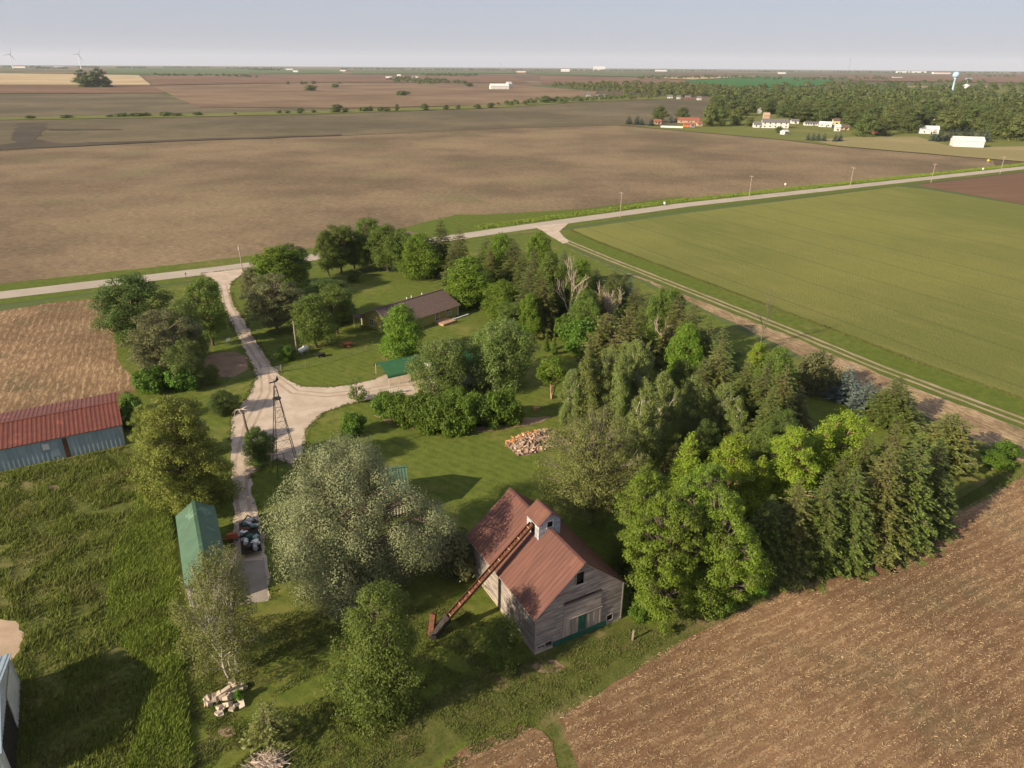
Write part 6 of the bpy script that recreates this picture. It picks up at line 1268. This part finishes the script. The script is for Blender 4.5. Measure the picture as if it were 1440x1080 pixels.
# wind turbines
m_turb = simple('white_turbine', (0.80, 0.80, 0.80), (0.76, 0.76, 0.76), 0.1, 0.5)
for (x, y, yh, ph, dpx) in ((18.5, 96.5, 76.5, 0.38, 10), (114, 96.5, 76.5, 0.52, 10)):
    b = g(x, y); h = height_at(b, yh); D = math.hypot(*b); o = thing('wind_turbine', 'white wind turbine on the horizon beside the clump of field trees' if x > 50 else 'white wind turbine on the horizon near the long white farm building', 'wind turbine', (b[0], b[1], float(zg(*b)))); o.rotation_euler = (0, 0, -math.atan2(b[0], b[1]) + 0.5)
    MB().tube([(0, 0, -3), (0, 0, h)], [h * 0.034, h * 0.022], 12).build('tower', m_turb, o); MB().box(-h * 0.02, -h * 0.05, h - h * 0.018, h * 0.02, h * 0.06, h + h * 0.022).build('nacelle', m_turb, o)
    rl = h * 0.52
    for k in range(3):
        a = ph + k * 2 * math.pi / 3; c, s_ = math.sin(a), math.cos(a); px_ = Vector((c, 0, s_)); nx = Vector((s_, 0, -c)); hub = Vector((0, -h * 0.06, h))
        w0, w1 = h * 0.042, h * 0.018; MB().hexa([hub - nx * w0 * .5, hub + nx * w0, hub + nx * w0 + Vector((0, h * .012, 0)), hub - nx * w0 * .5 + Vector((0, h * .012, 0)), hub + px_ * rl - nx * w1 * .5, hub + px_ * rl + nx * w1 * .5, hub + px_ * rl + nx * w1 * .5 + Vector((0, h * .004, 0)), hub + px_ * rl - nx * w1 * .5 + Vector((0, h * .004, 0))]).build('blade', m_turb, o)
    MB().rock((0, -h * 0.065, h), h * 0.05, h * 0.03, h * 0.05, 0, 0.02, 1).build('hub', m_turb, o)
# far farm buildings
for (x, y, w, d, wh, rh, l, m, r_, yw_) in ((703, 126, 26, 22, 8, 13, 'white barn complex in the far brown fields', m_white, m_white, R(10)), (718, 124, 7, 14, 10, 15, 'white gabled barn beside the far barn complex', m_white, m_white, R(40)), (693, 125.5, 9, 10, 4, 6, 'low tan shed at the end of the far barn complex', m_tan, m_whitemetal, R(10)), (547, 112.5, 8, 14, 7, 12, 'small red barn at the far windbreak farmstead', m_brick, m_whitemetal, R(20)), (584, 110, 8, 14, 8, 13, 'white house inside the far windbreak', m_white, m_greyroof, R(10)), (561, 108.5, 5, 12, 7, 11, 'white gable above the far windbreak', m_white, m_whitemetal, R(0)),
    (733, 102.5, 13, 25, 8, 12, 'long pale farm building far beyond the creek', m_tan, m_whitemetal, 0.0), (407, 98.8, 10, 30, 8, 12, 'white farm building on the far green field', m_white, m_white, 0.0), (415.5, 102, 7, 24, 8, 12, 'white shed on the far green field', m_white, m_white, 0.0), (482, 101, 8, 26, 7, 12, 'pale barn at the far field trees', m_tan, m_white, 0.0), (27, 95.5, 17, 40, 14, 20, 'long white farm building by the wind turbine', m_white, m_redtile, 0.0), (82, 96.5, 14, 40, 12, 20, 'grey farm sheds on the left horizon', m_galv, m_galv, 0.0), (110, 103.5, 6, 16, 6, 9, 'small grey shed behind the lone tree clump', m_galv, m_galv, 0.0), (795, 100.8, 12, 40, 14, 22, 'pale buildings far off near the horizon', m_white, m_white, 0.0), (843, 98.6, 16, 60, 30, 42, 'white grain elevator on the horizon', m_white, m_white, 0.0), (1283, 102.5, 40, 60, 12, 18, 'long row of white buildings on the far horizon', m_white, m_white, 0.0), (1325, 104, 24, 40, 12, 18, 'white and red works beside the water tower', m_white, m_redtile, 0.0), (930, 100.5, 16, 40, 10, 15, 'white farm sheds on the horizon beyond the green field', m_white, m_white, 0.0), (1100, 104, 10, 25, 8, 12, 'white shed behind the vivid green field', m_white, m_white, 0.0), (1262, 110, 14, 20, 6, 9, 'pale houses behind the far side of town', m_white, m_greyroof, 0.0), (1363, 112.5, 8, 14, 6, 9, 'low blue shed beyond the water tower', m_tarp, m_tarp, 0.0)):
    far_house(x, y, w, d, wh, rh, l, m, r_, yw_, 3, 'farm building', 'farm_building', True)
bb = g(1358, 124); o = thing('grain_bin', 'white grain bin with conical roof among the far town trees', 'grain bin', (bb[0], bb[1], float(zg(*bb)))); hb_ = height_at(bb, 118); rb_ = width_at(bb, 6)
MB().lathe([(rb_, 0), (rb_, hb_ * 0.55)], 18).build('wall', m_whitemetal, o); MB().lathe([(rb_ * 1.04, hb_ * 0.55), (rb_ * 0.1, hb_)], 18).build('roof', m_whitemetal, o); MB().tube([(0, 0, hb_ * 0.9), (0, 0, hb_ * 1.9)], rb_ * 0.05, 6).build('leg_tower', m_galv, o)
for (x, y, t, l) in ((1193, 101, 82, 'thin radio mast on the horizon above the town'), (704, 98.5, 88, 'thin radio mast on the horizon beyond the white barns')):
    b = g(x, y); h = height_at(b, t); o = thing('radio_mast', l, 'mast', (b[0], b[1], float(zg(*b)))); ww = width_at(b, 0.35)
    MB().bar((0, 0, 0), (0, 0, h), ww).build('mast', m_galv, o); MB().bar((0, 0, h * 0.97), (0, 0, h * 1.02), ww * 1.8).build('beacon', m_redpaint, o)

# ================================================================== HAZE
zlo = float(zg(40000.0, 0.0)) - 2.0; hm = bpy.data.materials.new('haze'); hm.use_nodes = True; nt = hm.node_tree; nt.nodes.clear()
pv = nt.nodes.new('ShaderNodeVolumePrincipled'); pv.inputs['Color'].default_value = (0.84, 0.90, 1.0, 1); pv.inputs['Density'].default_value = 3.2e-5; pv.inputs['Anisotropy'].default_value = 0.0
oo = nt.nodes.new('ShaderNodeOutputMaterial'); nt.links.new(pv.outputs[0], oo.inputs['Volume'])
hz = MB().box(-40500, -40500, zlo, 40500, 40500, 420.0).build('haze', hm); hz['kind'] = 'stuff'
